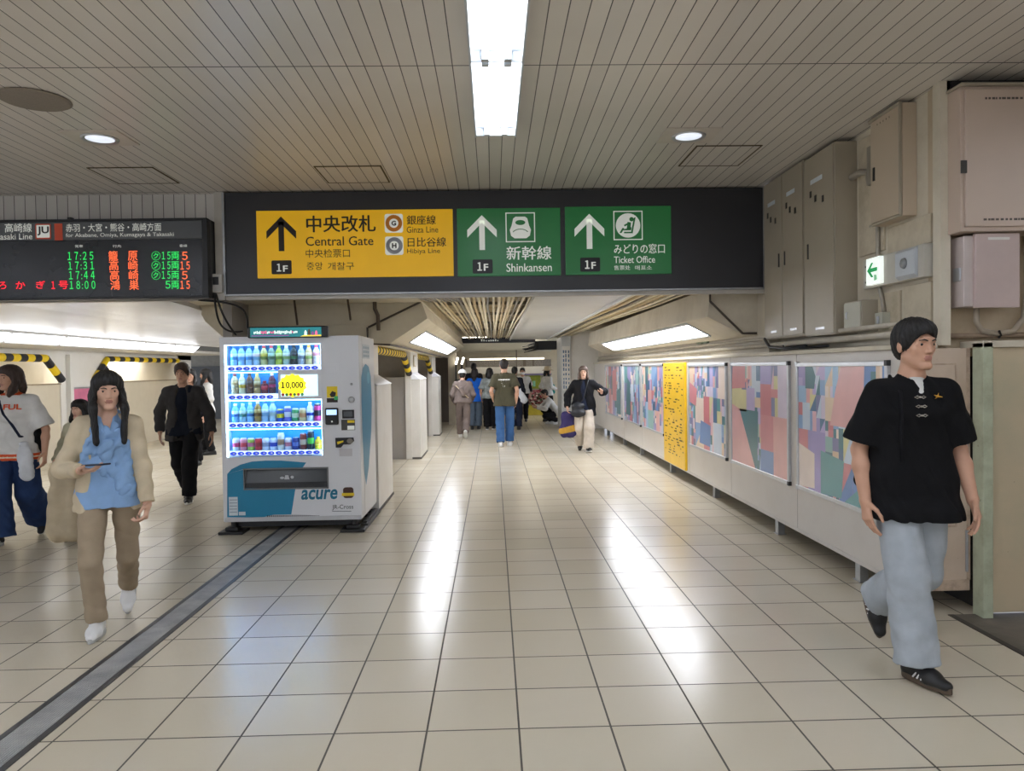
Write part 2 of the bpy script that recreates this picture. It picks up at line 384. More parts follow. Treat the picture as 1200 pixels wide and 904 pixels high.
# worn plaster blocks behind the cabinets
pb = MB()
for y0, y1, z0, z1 in ((4.55, 4.86, 1.70, 2.02), (4.9, 5.3, 1.72, 2.0), (5.1, 5.45, 2.3, 3.15), (4.55, 5.05, 2.26, 2.44)):
    pb.box(2.715, 2.74, y0, y1, z0, z1)
struct('trim_8', pb, worn_mat('old_plaster', '#cabfa8', '#8f7f63', 0.7, 0.6, 5, 0.4), 0.004)
# ------------------------------------------------------------------ far end beyond the corridor
struct('wall_far', MB().box(-3, 3, 26, 26.1, 0, 2.44), M_beige)
struct('beam_far', MB().prism([(22.0, 2.44), (22.0, 2.3), (24.4, 2.05), (24.4, 2.44)], 'x', -1.0, 1.9), mat('far_soffit_pale', '#dedccf', 0.4, var=0.05))
# ------------------------------------------------------------------ drain channel in the floor
def drain_mat():
    m, nt, b = base('checker_plate', 0.35); b.inputs['Metallic'].default_value = 0.15
    v, x, y, z = xyz(nt)
    s = mth(nt, 'MULTIPLY', mth(nt, 'SINE', mth(nt, 'MULTIPLY', mth(nt, 'ADD', x, y), 260)), mth(nt, 'SINE', mth(nt, 'MULTIPLY', mth(nt, 'SUBTRACT', x, y), 260)))
    nt.links.new(mixc(nt, ramp(nt, noise(nt, v, 6, 4), [(0.35, 0.0), (0.7, 1.0)]), lin('#9a9c9d'), lin('#bdbdba')), b.inputs['Base Color'])
    bp = nn(nt, 'ShaderNodeBump'); bp.inputs['Strength'].default_value = 0.9; bp.inputs['Distance'].default_value = 0.003
    nt.links.new(s, bp.inputs['Height']); nt.links.new(bp.outputs['Normal'], b.inputs['Normal'])
    return m
M_drain = drain_mat()
dr = thing('drain_cover', 'long steel checker-plate drain strip across the floor tiles', 'drain', (-2.0, 5, 0))
obj('plate', MB().box(-2.075, -1.935, -6, 7.9, 0.0, 0.004), M_drain, dr)
obj('edge_strip', MB().box(-2.105, -2.075, -6, 7.9, 0, 0.005).box(-1.935, -1.905, -6, 7.9, 0, 0.005), mat('drain_edge', '#5c5e60', 0.4, 0.7, var=0.1), dr)
# ------------------------------------------------------------------ ceiling lamps
def fluor(Y1, label, X0=-0.10, group=None, L=1.24):
    Y0 = Y1-L; X1 = X0+0.29; t = thing('fluorescent_fixture', label, 'ceiling light', (X0+0.145, (Y0+Y1)/2, 3.2), group)
    obj('housing', MB().box(X0, X0+0.012, Y0, Y1, 3.13, 3.2).box(X1-0.012, X1, Y0, Y1, 3.13, 3.2).box(X0, X1, Y1-0.012, Y1, 3.14, 3.2).box(X0, X1, Y0, Y0+0.008, 3.17, 3.2).box(X0, X1, Y0, Y1, 3.192, 3.2), M_lampw, t)
    for xo in (0.085, 0.205):
        obj('tube', MB().tube([(X0+xo, Y0+0.05, 3.155), (X0+xo, Y1-0.05, 3.155)], 0.016, 12), M_tube, t, smooth=False)
        for y in (Y0+0.03, Y1-0.03):
            obj('socket', MB().box(X0+xo-0.02, X0+xo+0.02, y-0.02, y+0.02, 3.135, 3.195), M_lampw, t, 0.004)
    return t
f0 = fluor(5.22, 'bright twin-tube ceiling light, the far one ending before the direction sign')
copy_tree(f0, (f0.location.x, f0.location.y-1.25, 3.2), 'bright twin-tube ceiling light, the near one at the top edge of the photo')
for k in range(2, 8): copy_tree(f0, (f0.location.x, f0.location.y-1.25*k, 3.2), 'unseen twin-tube ceiling light added behind the viewer to brighten the hall', 'ceiling lights of the hall behind the viewer')
for X in (-7.0, -4.6, -2.3, 2.3, 4.6):  # extra tube rows, out of view, added to brighten the hall
    for k in range(10): copy_tree(f0, (X, 2.3-1.5*k-.06*k*k, 3.2), 'unseen twin-tube ceiling light added behind the viewer to brighten the hall', 'ceiling lights of the hall behind the viewer')
def downlight(x, y, label):
    t = thing('downlight', label, 'ceiling light', (x, y, 3.2))
    obj('cover_plate', MB().box(x-0.2, x+0.2, y-0.17, y+0.17, 3.19, 3.2), mat('plate_grey', '#d2cabf', 0.35, var=0.05), t, 0.002)
    obj('ring', MB().lathe((x, y, 3.18), [(0.092, 0.012), (0.12, 0.0), (0.125, 0.012)], 28), M_alu, t, smooth=True)
    obj('lens', MB().lathe((x, y, 3.183), [(0.094, 0.003), (0.07, -0.004), (0.02, -0.008)], 28), mat('downlight_lens', '#dfe6ee', 0.2, var=0, emit='#eaf2ff', es=0.35), t, smooth=True)
downlight(-2.75, 5.37, 'round ceiling downlight above the departure board'); downlight(1.45, 5.42, 'round ceiling downlight near the wall cabinets')
one('ceiling_speaker', MB().lathe((-2.75, 4.62, 3.185), [(0.19, 0.015), (0.2, 0.008), (0.185, 0.0), (0.02, 0.002)], 30), mat('speaker_tan', '#8b8176', 0.6, var=0.1, scale=120), 'round flat tan speaker grille in the plank ceiling', 'speaker', (-2.75, 4.62, 3.2))
def hatch(x0, x1, y0, y1, label, w=0.012):
    t = thing('access_hatch', label, 'ceiling hatch', ((x0+x1)/2, (y0+y1)/2, 3.2))
    obj('frame', MB().box(x0, x1, y0, y0+w, 3.194, 3.2).box(x0, x1, y1-w, y1, 3.194, 3.2).box(x0, x0+w, y0, y1, 3.194, 3.2).box(x1-w, x1, y0, y1, 3.194, 3.2), mat('hatch_gap', '#54492f', 0.6, var=0.2), t)
    obj('panel', MB().box(x0+w, x1-w, y0+w, y1-w, 3.196, 3.2), M_ceil, t)
hatch(-3.26, -2.73, 6.14, 6.66, 'square ceiling hatch above the departure board'); hatch(-1.44, -0.89, 6.16, 6.70, 'square ceiling hatch above the yellow sign panel'); hatch(1.58, 2.09, 5.68, 6.25, 'square ceiling hatch beside the tall grey cabinets')
# cove lights: each diffuser is a lamp of its own
proto = None
for k in range(7):
    y0 = 7.5+1.27*k
    if proto is None:
        t = thing('cove_light', 'white glowing diffuser in the long light strip of the left passage', 'ceiling light', (-6.44, y0+0.62, 2.03), 'light strip of the left passage')
        obj('diffuser', MB().prism([(-6.50, 1.98), (-6.37, 2.095), (-6.40, 2.12), (-6.53, 2.0)], 'y', y0+0.015, y0+1.235), M_cove, t)
        obj('frame', MB().prism([(-6.53, 1.965), (-6.495, 1.965), (-6.495, 1.982), (-6.53, 1.995)], 'y', y0, y0+1.27).prism([(-6.375, 2.095), (-6.36, 2.1), (-6.36, 2.14), (-6.4, 2.13)], 'y', y0, y0+1.27).prism([(-6.492, 1.965), (-6.355, 2.09), (-6.39, 2.12), (-6.53, 2.0)], 'y', y0-0.012, y0+0.015), mat('cove_frame', '#c2c0bb', 0.4, var=0.05), t)
        proto = t
    else: copy_tree(proto, (-6.44, y0+0.62, 2.03))
def slope_lamp(name, p, q, y0, y1, n, label, nx):
    """lit panel let into a sloping soffit: p,q are its (x,z) edges, nx pushes it out of the soffit"""
    t = thing(name, label, 'ceiling light', ((p[0]+q[0])/2, (y0+y1)/2, (p[1]+q[1])/2))
    e = (nx[0]*0.012, nx[1]*0.012); L = (y1-y0)/n
    for k in range(n):
        obj('diffuser', MB().prism([p, q, (q[0]+e[0], q[1]+e[1]), (p[0]+e[0], p[1]+e[1])], 'y', y0+k*L+0.012, y0+(k+1)*L-0.012), M_diff, t)
    d = ((q[0]-p[0])*0.12, (q[1]-p[1])*0.12)
    fr = MB()
    for a, b in ((p, (p[0]-d[0], p[1]-d[1])), (q, (q[0]+d[0], q[1]+d[1]))):
        fr.prism([a, b, (b[0]+e[0]*1.4, b[1]+e[1]*1.4), (a[0]+e[0]*1.4, a[1]+e[1]*1.4)], 'y', y0, y1)
    for k in range(n+1):
        fr.prism([p, q, (q[0]+e[0]*1.2, q[1]+e[1]*1.2), (p[0]+e[0]*1.2, p[1]+e[1]*1.2)], 'y', y0+k*L-0.012, y0+k*L+0.012)
    obj('frame', fr, M_lampw, t)
slope_lamp('soffit_light', (-1.083, 1.90), (-0.89, 2.024), 9.84, 17.8, 6, 'long lit panel in the sloping soffit over the white pillars', (0.55, -0.85))
slope_lamp('soffit_light', (2.16, 1.978), (2.383, 1.861), 8.15, 14.6, 5, 'long lit panel in the sloping soffit over the picture boards', (-0.46, -0.88))
one('cove_light', MB().box(-8.2, -7.0, 20.5, 20.9, 2.38, 2.44), M_diff, 'small lit ceiling panel far down the left passage beside the vending machine', 'ceiling light', (-7.6, 20.7, 2.44))
sl = thing('soffit_light', 'unseen lit panel added on the stair beam to brighten the left passage', 'ceiling light', (-3.3, 15, 2.1), 'added lamps out of sight behind the vending machine')  # added panel, never in view, that lights the left passage
obj('diffuser', MB().prism([(-3.13, 1.945), (-3.30, 2.105), (-3.315, 2.095), (-3.145, 1.93)], 'y', 9.84, 17.8), M_diff, sl)
for y in (10.5, 16):
    one('stair_light', MB().box(-8.25, -7.95, y-1.6, y+1.6, 1.975, 2.0), M_diff, 'lamp over the stair opening, hidden by the wall above it', 'ceiling light', (-8.1, y, 2.0), 'hidden stair lamps')
struct('ceiling_stair', MB().box(-8.4, -7.75, 7.1, 20, 2.0, 2.05), M_white)
far_lamp = thing('shop_lamp', 'long thin horizontal lamp over the far shop counter', 'lamp', (0.4, 23.9, 1.8))
obj('tube', MB().box(-0.75, 1.65, 23.84, 23.95, 1.80, 1.86), mat('shop_lamp_glow', '#ffffff', 0.5, var=0, emit='#fff0cf', es=1.0), far_lamp)
obj('bracket', MB().box(-0.75, 1.65, 23.86, 24.0, 1.86, 1.88).box(0.74, 0.77, 23.80, 23.84, 0, 2.44), M_brown, far_lamp)
for X in (-6.5, 3.5):
    pass
M_far = mat('far_hall_light', '#ffffff', 0.5, var=0, emit='#fff8ea', es=3.0)
for X, lb_ in ((-0.55, 'left ceiling light of the far hall behind the dark hanging sign'), (1.0, 'right ceiling light of the far hall behind the dark hanging sign')):
    one('ceiling_light', MB().box(X-0.4, X+0.4, 21.4, 21.8, 2.405, 2.44), M_far, lb_, 'ceiling light', (X, 21.6, 2.44), bevel=0.004)
# ------------------------------------------------------------------ conduits under the corridor ceiling
random.seed(4)
M_cond = [mat('conduit_cream', '#e6dabc', 0.5, var=0.12, scale=5), mat('conduit_tan', '#c6ae80', 0.5, var=0.15, scale=5), mat('conduit_grey', '#8f8a80', 0.5, var=0.12, scale=5)]
def conduit(x, r, z, mi, drop, lb, grp):
    b = MB(); x2 = x*0.93+random.uniform(-0.015, 0.015)
    b.tube([(x, 7.42, 2.44), (x, 7.5, z+0.05), (x, 7.6, z), (x+random.uniform(-0.02, 0.02), 9.5, z), (x2, 13, z), (x2, 19.2, z)], r, 8)
    one('conduit', b, M_cond[mi], lb, 'pipe', (x, 7.42, 2.44), grp, smooth=True)
xs = [-0.66+0.0565*k for k in range(20)]
for k, x in enumerate(xs):
    conduit(x, random.choice((0.014, 0.018, 0.021)), 2.31+random.uniform(-0.012, 0.02), (0, 0, 1, 0, 0, 2)[k % 6], 0, 'cream conduit in the bundle under the corridor ceiling, left of the pale panel', 'conduits of the left bundle')
for k in range(13):
    conduit(1.47+0.052*k, random.choice((0.013, 0.017, 0.020)), 2.31+random.uniform(-0.012, 0.02), (0, 1, 0, 1, 0, 2)[k % 6], 0, 'cream conduit in the bundle under the corridor ceiling, right of the pale panel', 'conduits of the right bundle')
for k, y in enumerate((8.1, 9.6, 11.4, 13.6, 16.0)):
    one('conduit_bracket', MB().box(-0.72, 0.46, y-0.015, y+0.015, 2.345, 2.385).box(-0.72, -0.70, y-0.012, y+0.012, 2.345, 2.44).box(0.43, 0.45, y-0.012, y+0.012, 2.345, 2.44), M_cond[2],
        'thin steel bracket holding the left conduit bundle', 'bracket', (0, y, 2.44), 'brackets of the left conduit bundle')
    one('conduit_bracket', MB().box(1.44, 2.14, y-0.015, y+0.015, 2.345, 2.385).box(1.44, 1.46, y-0.012, y+0.012, 2.345, 2.44), M_cond[2],
        'thin steel bracket holding the right conduit bundle', 'bracket', (1.8, y, 2.44), 'brackets of the right conduit bundle')
# stray wires where the bundle comes through the wall
wr = MB()
for k in range(7):
    x = -0.95+0.06*k
    wr.tube([(x, 7.35, 2.42), (x+0.05, 7.5, 2.30+0.02*(k % 3)), (x+0.18, 7.9, 2.28), (x+0.25, 8.6, 2.3)], 0.009, 6)
one('loose_wires', wr, M_cond[2], 'tangle of loose wires beside the left conduit bundle', 'wires', (-0.8, 7.4, 2.42), smooth=True)
one('loose_wires', MB().tube([(0.46, 7.35, 2.42), (0.47, 7.45, 2.30), (0.40, 7.7, 2.275), (0.30, 8.0, 2.30)], 0.02, 8), M_cond[2], 'thick grey cable curving beside the pale ceiling panel', 'cable', (0.46, 7.35, 2.42), smooth=True)
one('loose_wires', MB().tube([(2.25, 7.35, 2.3), (2.3, 7.36, 2.2), (2.42, 7.4, 2.26), (2.55, 7.35, 2.3)], 0.014, 8).tube([(2.2, 7.33, 2.3), (2.24, 7.34, 2.18), (2.2, 7.4, 2.2)], 0.01, 8), M_cond[2], 'dark cable loop under the right end of the direction sign', 'cable', (2.3, 7.35, 2.3), smooth=True)
# hanger rods under the beam above the vending machine
for x, z, lb in ((-1.98, 2.02, 'thin rusty hanger rod left of centre above the vending machine'), (-1.45, 2.06, 'thin dark hanger rod right above the vending machine')):
    one('hanger_rod', MB().tube([(x, 7.5, 2.3), (x+0.03, 7.5, z), (x+0.035, 7.49, z-0.03)], 0.011, 8), mat('rusty_rod', '#5b4a38', 0.6, 0.3, var=0.2), lb, 'rod', (x, 7.5, 2.3), smooth=True)
one('drain_pipe', MB().tube([(-1.33, 8.5, 2.3), (-1.33, 8.5, 2.22), (-1.30, 8.52, 2.15), (-1.30, 8.55, 1.98)], 0.022, 10), mat('pipe_brown', '#5a4b3c', 0.5, var=0.15), 'short brown pipe dropping to the lintel box behind the vending machine', 'pipe', (-1.33, 8.5, 2.3), smooth=True)
# ------------------------------------------------------------------ hazard bumpers on the stair openings
M_hy = mat('hazard_yellow', '#f0cf1c', 0.55, var=0.06); M_hk = mat('hazard_black', '#23232a', 0.55, var=0.1)
def bumper(path, r, pitch, label, loc):
    """foam bumper along a polyline, in alternating slanted bands"""
    P = [Vector(p) for p in path]; seg = []
    for a, b in zip(P, P[1:]):
        n = max(1, round((b-a).length/pitch))
        seg += [(a+(b-a)*k/n, a+(b-a)*(k+1)/n) for k in range(n)]
    t = thing('hazard_bumper', label, 'bumper', loc)
    for k, (p, q) in enumerate(seg):
        obj('band', MB().tube([p, q], r, 12), (M_hy, M_hk)[k % 2], t, label=('yellow band', 'black band')[k % 2])
bumper([(-7.66, 9.4, 1.82), (-7.66, 12.95, 1.82), (-7.66, 13.42, 1.44)], 0.066, 0.19, 'yellow and black foam bumper above the stair opening behind the woman in the orange-collared shirt', (-7.66, 11, 1.83))
bumper([(-7.66, 14.5, 1.44), (-7.66, 15.0, 1.835), (-7.66, 18.3, 1.835)], 0.055, 0.2, 'yellow and black foam bumper on the stair opening behind the woman with the phone', (-7.66, 16, 1.83))
bumper([(-7.95, 15.3, 1.83), (-7.95, 15.75, 1.40)], 0.055, 0.17, 'short slanting yellow and black bumper inside the second left stair opening', (-7.95, 15.5, 1.6))
bumper([(-1.45, 9.14, 1.775), (-1.45, 12.1, 1.775), (-1.42, 12.62, 1.46)], 0.052, 0.13, 'yellow and black foam bumper around the stair opening beside the nearest pillar', (-1.38, 10.8, 1.8))
bumper([(-1.45, 13.97, 1.775), (-1.45, 16.4, 1.775), (-1.42, 17.0, 1.46)], 0.052, 0.13, 'yellow and black foam bumper around the second stair opening of the corridor', (-1.38, 15.6, 1.8))
one('small_notice', MB().box(-1.395, -1.385, 13.1, 13.4, 1.58, 1.78).box(-1.39, -1.38, 13.13, 13.37, 1.60, 1.76, 1), [mat('frame_tan', '#b39f78', 0.5), M_white], 'small framed notice on the white wall above the second pillar', 'notice', (-1.39, 13.25, 1.6))
pp = thing('pink_poster', 'small pink poster on the white wall left of the woman with the phone', 'poster', (-7.69, 14.1, 1.0))
obj('print', MB().box(-7.695, -7.69, 13.75, 14.4, 1.0, 1.27), mat('poster_pink', '#d97d9e', 0.4, var=0.1), pp)
obj('frame', MB().box(-7.70, -7.685, 13.70, 14.45, 1.27, 1.30).box(-7.70, -7.685, 13.70, 14.45, 0.97, 1.0).box(-7.70, -7.685, 13.70, 13.75, 0.97, 1.3).box(-7.70, -7.685, 14.4, 14.45, 0.97, 1.3), M_alu, pp)
# ================================================================== DIRECTION SIGN
SY = 6.985
def c4(x0, y0, x1, y1): return rpx(250+x0/3.636, 220+y0/3.636, 250+x1/3.636, 220+y1/3.636, SY)
def c5(x0, y0, x1, y1): return rpx(520+x0/3.158, 220+y0/3.158, 520+x1/3.158, 220+y1/3.158, SY)
M_sblack = mat('sign_black', '#2b2b2e', 0.35, var=0.08, scale=2)
M_sy = mat('sign_yellow', '#f0b90c', 0.35, var=0.04, scale=3, emit='#f0b90c', es=0.10)
M_sg = mat('sign_green', '#1d6a34', 0.3, var=0.06, scale=3, emit='#1d6a34', es=0.10)
M_ink = mat('sign_ink', '#241a14', 0.5, var=0.05)
M_sw = mat('sign_white', '#e9ece4', 0.4, var=0.03, emit='#e9ece4', es=0.1)
sg = thing('direction_sign', 'long dark overhead station sign with one yellow and two green panels', 'sign', (0.05, 7.04, 2.7))
obj('housing', MB().box(-2.465, 2.58, 7.0, 7.085, 2.25, 3.19), M_sblack, sg, 0.004)
obj('rim', MB().box(-2.475, 2.585, 6.985, 7.085, 2.235, 2.25).box(2.57, 2.59, 6.985, 7.085, 2.25, 3.19).box(-2.485, -2.465, 6.985, 7.085, 2.25, 3.19), M_steel, sg)
def panel(name, r, m, par): return obj(name, MB().box(r[0], r[1], SY, 7.01, r[2], r[3]), m, par, 0.003)
T = 0.0012
def flat(mb, poly, Y=SY-T, mi=0):
    n = len(poly); ar = sum(poly[i][0]*poly[(i+1) % n][1]-poly[(i+1) % n][0]*poly[i][1] for i in range(n))
    if ar < 0: poly = poly[::-1]
    mb.add([(p[0], Y, p[1]) for p in poly], [tuple(range(n))], mi); return mb
def arrow(r, m, par):
    x0, x1, z0, z1 = r; c = (x0+x1)/2; w = (x1-x0); t = w*0.19; h = (z1-z0)
    s = w/2
    b = MB(); flat(b, [(c-t/2, z0), (c+t/2, z0), (c+t/2, z1-t*0.9), (c-t/2, z1-t*0.9)])
    flat(b, [(c, z1), (c+s, z1-s*1.0), (c+s, z1-s*1.0-t*1.35), (c, z1-t*1.35)]); flat(b, [(c, z1), (c, z1-t*1.35), (c-s, z1-s*1.0-t*1.35), (c-s, z1-s*1.0)])
    return obj('arrow', b, m, par)
def rrect(r, k=0.15, n=5):
    x0, x1, z0, z1 = r; q = min(x1-x0, z1-z0)*k; out = []
    for cx, cz, a0 in ((x1-q, z1-q, 0), (x0+q, z1-q, 90), (x0+q, z0+q, 180), (x1-q, z0+q, 270)):
        for i in range(n+1):
            a = math.radians(a0+90*i/n); out.append((cx+q*math.cos(a), cz+q*math.sin(a)))
    return out
def disc(cx, cz, rx, rz=None, n=28, a0=0, a1=360):
    rz = rz or rx
    return [(cx+rx*math.cos(math.radians(a0+(a1-a0)*i/n)), cz+rz*math.sin(math.radians(a0+(a1-a0)*i/n))) for i in range(n)]
def words(name, items, m, par, Y=SY-2*T, label=None):
    for s, r, bold in items:
        b = MB(); put_text(b, s, r[0], r[1], r[2], r[3], Y, 0.0, thick=bold*1.6)
        obj(name, b, m, par, label=label)
yp = panel('yellow_panel', c4(185, 95, 1022, 382), M_sy, sg)
arrow(c4(226, 123, 353, 271), M_ink, yp)
b = MB(); flat(b, rrect(c4(248, 310, 334, 369), 0.1)); obj('floor_badge', b, M_ink, yp)
words('badge_lettering', [('１', c4(270, 324, 290, 358), 0.03), ('F', c4(297, 332, 318, 359), 0.03)], M_sw, yp, SY-3*T)
words('lettering', [('中央改札', c4(396, 118, 692, 190), 0.012), ('Central Gate', c4(394, 208, 682, 247), 0.006), ('中央检票口', c4(394, 262, 582, 298), 0.0),
                    ('중앙', c4(398, 318, 466, 351), 0.0), ('개찰구', c4(488, 318, 600, 351), 0.0), ('銀座線', c4(824, 118, 948, 158), 0.006),
                    ('Ginza Line', c4(824, 166, 958, 192), 0.0), ('日比谷線', c4(828, 212, 992, 252), 0.006), ('Hibiya Line', c4(826, 260, 966, 286), 0.0)], M_ink, yp)
for ch, cc, r in (('G', '#e08a1a', c4(730, 112, 808, 192)), ('H', '#9b9ea2', c4(732, 208, 810, 287))):
    b = MB(); flat(b, rrect(r, 0.12)); bd = obj('line_badge', b, M_sw, yp)
    cx, cz, R = (r[0]+r[1])/2, (r[2]+r[3])/2, (r[1]-r[0])/2
    b = MB(); flat(b, disc(cx, cz, R*0.92), SY-2*T); flat(b, disc(cx, cz, R*0.50), SY-3*T, 1)
    put_text(b, ch, cx-R*0.25, cx+R*0.25, cz-R*0.27, cz+R*0.27, SY-4*T, 0.04, mi=2)
    obj('line_ring', b, [mat('line_'+('orange' if ch == 'G' else 'grey'), cc, 0.4, var=0.03), M_sw, M_ink], yp)
def green(r, ar, badge, one_r, f_r, icon, items, kind):
    g = panel('green_panel', r, M_sg, sg)
    arrow(ar, M_sw, g)
    b = MB(); flat(b, rrect(badge, 0.1)); obj('floor_badge', b, M_black, g)
    words('badge_lettering', [('１', one_r, 0.03), ('F', f_r, 0.03)], M_sw, g, SY-3*T)
    words('lettering', items, M_sw, g)
    x0, x1, z0, z1 = icon; t = (x1-x0)*0.035; b = MB()
    for q in ((x0, x1, z0, z0+t), (x0, x1, z1-t, z1), (x0, x0+t, z0, z1), (x1-t, x1, z0, z1)):
        flat(b, [(q[0], q[2]), (q[1], q[2]), (q[1], q[3]), (q[0], q[3])])
    w, h = x1-x0, z1-z0
    def I(px, pz): return (x0+w*px, z0+h*pz)
    if kind == 'train':
        flat(b, [I(*p) for p in ((.26, .80), (.34, .86), (.66, .86), (.74, .80), (.80, .55), (.86, .42), (.82, .22), (.70, .13), (.30, .13), (.18, .22), (.14, .42), (.20, .55))])
        flat(b, [I(*p) for p in disc(.5, .66, .17, .085)], SY-3*T, 1)
        for a in range(14):
            p, q = math.radians(20+a*10), math.radians(30+a*10)
            flat(b, [I(.5+.28*math.cos(p), .29+.16*math.sin(p)), I(.5+.28*math.cos(q), .29+.16*math.sin(q)), I(.5+.25*math.cos(q), .29+.135*math.sin(q)), I(.5+.25*math.cos(p), .29+.135*math.sin(p))], SY-3*T, 1)
    else:
        flat(b, [I(*p) for p in disc(.5, .5, .42)])
        flat(b, [I(*p) for p in disc(.62, .71, .075)], SY-3*T, 1)
        for q in ([(.48, .62), (.60, .60), (.58, .36), (.45, .36)], [(.32, .36), (.62, .44), (.60, .33), (.30, .33)], [(.20, .24), (.27, .24), (.37, .40), (.31, .42)], [(.36, .52), (.52, .60), (.52, .54), (.38, .46)],
                  [(.70, .76), (.76, .78), (.66, .27), (.60, .27)], [(.36, .28), (.66, .28), (.66, .23), (.36, .23)]):
            flat(b, [I(*p) for p in q], SY-3*T, 1)
    obj('pictogram', b, [M_sw, M_sg], g)
green(c5(50, 76, 432, 327), c5(87, 102, 196, 231), c5(107, 266, 181, 318), c5(124, 276, 142, 308), c5(148, 282, 165, 308), c5(229, 92, 338, 202),
      [('新幹線', c5(232, 216, 399, 267), 0.008), ('Shinkansen', c5(232, 280, 400, 311), 0.006)], 'train')
green(c5(450, 69, 842, 321), c5(484, 97, 594, 227), c5(505, 259, 579, 311), c5(522, 269, 540, 301), c5(546, 275, 563, 301), c5(628, 86, 736, 194),
      [('みどりの窓口', c5(630, 208, 818, 244), 0.006), ('Ticket Office', c5(630, 254, 782, 279), 0.004), ('售票处', c5(630, 288, 690, 305), 0.0), ('매표소', c5(708, 288, 770, 305), 0.0)], 'seat')
# ================================================================== DEPARTURE BOARD
BY = 6.84
def c3(x0, y0, x1, y1, Y=BY-2*T): return rpx(x0/3.767, 220+y0/3.767, x1/3.767, 220+y1/3.767, Y)
bd = thing('departure_board', 'dark electronic train departure board with green and orange lit rows', 'departure board', (-3.6, 6.95, 2.55))
obj('housing', MB().box(-5.6, -2.57, 6.9, 7.08, 2.21, 2.93), M_sblack, bd, 0.006)
hd = obj('header_panel', MB().box(-5.55, -2.62, BY+0.015, 6.92, 2.745, 2.91), mat('board_grey', '#5b5e60', 0.4, var=0.05), bd, 0.004)
obj('bezel', MB().box(-5.6, -2.57, BY, 6.9, 2.91, 2.93).box(-5.6, -2.57, BY, 6.9, 2.205, 2.225).prism([(-2.63, 2.225), (-2.57, 2.225), (-2.57, 2.91), (-2.61, 2.91)], 'y', BY, 6.9), M_black, bd, 0.003)
scn = obj('display', MB().box(-5.57, -2.62, BY+0.03, 6.9, 2.225, 2.745), mat('led_screen', '#1d2024', 0.25, var=0.1, scale=3), bd)
HY = BY+0.015-2*T
words('header_lettering', [('高崎線', c3(16, 156, 136, 196), 0.004), ('Takasaki Line', c3(-60, 202, 138, 228), 0.0), ('赤羽・大宮・熊谷・高崎方面', c3(286, 156, 708, 192), 0.004),
                           ('for Akabane, Omiya, Kumagaya & Takasaki', c3(286, 198, 764, 220), 0.0)], M_sw, hd, HY)
b = MB()
def R2(r): return [(r[0], r[2]), (r[1], r[2]), (r[1], r[3]), (r[0], r[3])]
flat(b, rrect(c3(151, 158, 221, 226), 0.08), HY); flat(b, rrect(c3(157, 164, 215, 220), 0.05), HY-T, 1)
r = c3(160, 170, 212, 210); put_text(b, 'JU', r[0], r[1], r[2], r[3], HY-2*T, 0.03, mi=2)
flat(b, R2(c3(236, 157, 272, 232)), HY)
obj('line_badge', b, [mat('line_vermilion', '#d5512f', 0.4, var=0.04), M_sw, M_ink], hd)
LG = mat('led_green', '#0a3012', 0.6, var=0, emit='#20d85c', es=0.6); LO = mat('led_orange', '#301008', 0.6, var=0, emit='#ff6a3c', es=0.6); LR = mat('led_red', '#300408', 0.6, var=0, emit='#e01828', es=1.0)
DY = BY+0.03-2*T
tm = []; ds = []; pf = []; cr = []
for i, (t_, d_, c_, p_) in enumerate((('１７:２５', '籠原', '１５', '５'), ('１７:３１', '高崎', '１５', '１５'), ('１７:４４', '高崎', '１５', '５'), ('１８:００', '鴻巣', '５', '１５'))):
    y = 281+43*i
    tm.append((t_, c3(290+3*i, y, 404+3*i, y+36), 0.004))
    ds.append((d_[0], c3(471+3*i, y-4, 513+3*i, y+40), 0.006)); ds.append((d_[1], c3(557+2*i, y-4, 600+2*i, y+40), 0.006))
    if i < 3: cr.append(('㋗', c3(662, y-2, 702, y+38), 0.004))
    cr.append((c_, c3(708 if len(c_) > 1 else 724, y, 746, y+34), 0.004)); cr.append(('両', c3(750, y, 784, y+36), 0.004))
    pf.append((p_, c3(797 if len(p_) == 1 else 790, y, 822 if len(p_) == 1 else 832, y+36), 0.008))
words('departure_times', tm, LG, scn, DY); words('destinations', ds, LO, scn, DY); words('car_counts', cr, LG, scn, DY); words('platform_numbers', pf, LO, scn, DY)
words('scrolling_message', [('ろ', c3(-14, 414, 18, 446), 0.004), ('か', c3(60, 412, 102, 446), 0.004), ('ぎ', c3(150, 410, 190, 444), 0.004), ('１', c3(218, 412, 234, 446), 0.01), ('号', c3(250, 410, 292, 446), 0.004)], LR, scn, DY)
words('column_heads', [('発車', c3(322, 250, 358, 262), 0), ('行先', c3(490, 250, 528, 262), 0), ('番線', c3(786, 248, 820, 260), 0)], M_sw, scn, DY)
obj('sensor', MB().box(*[at_y(71, 0, 6.85)[0], at_y(76, 0, 6.85)[0]], 6.85, 6.9, 2.93, 2.95), M_black, bd, 0.003)
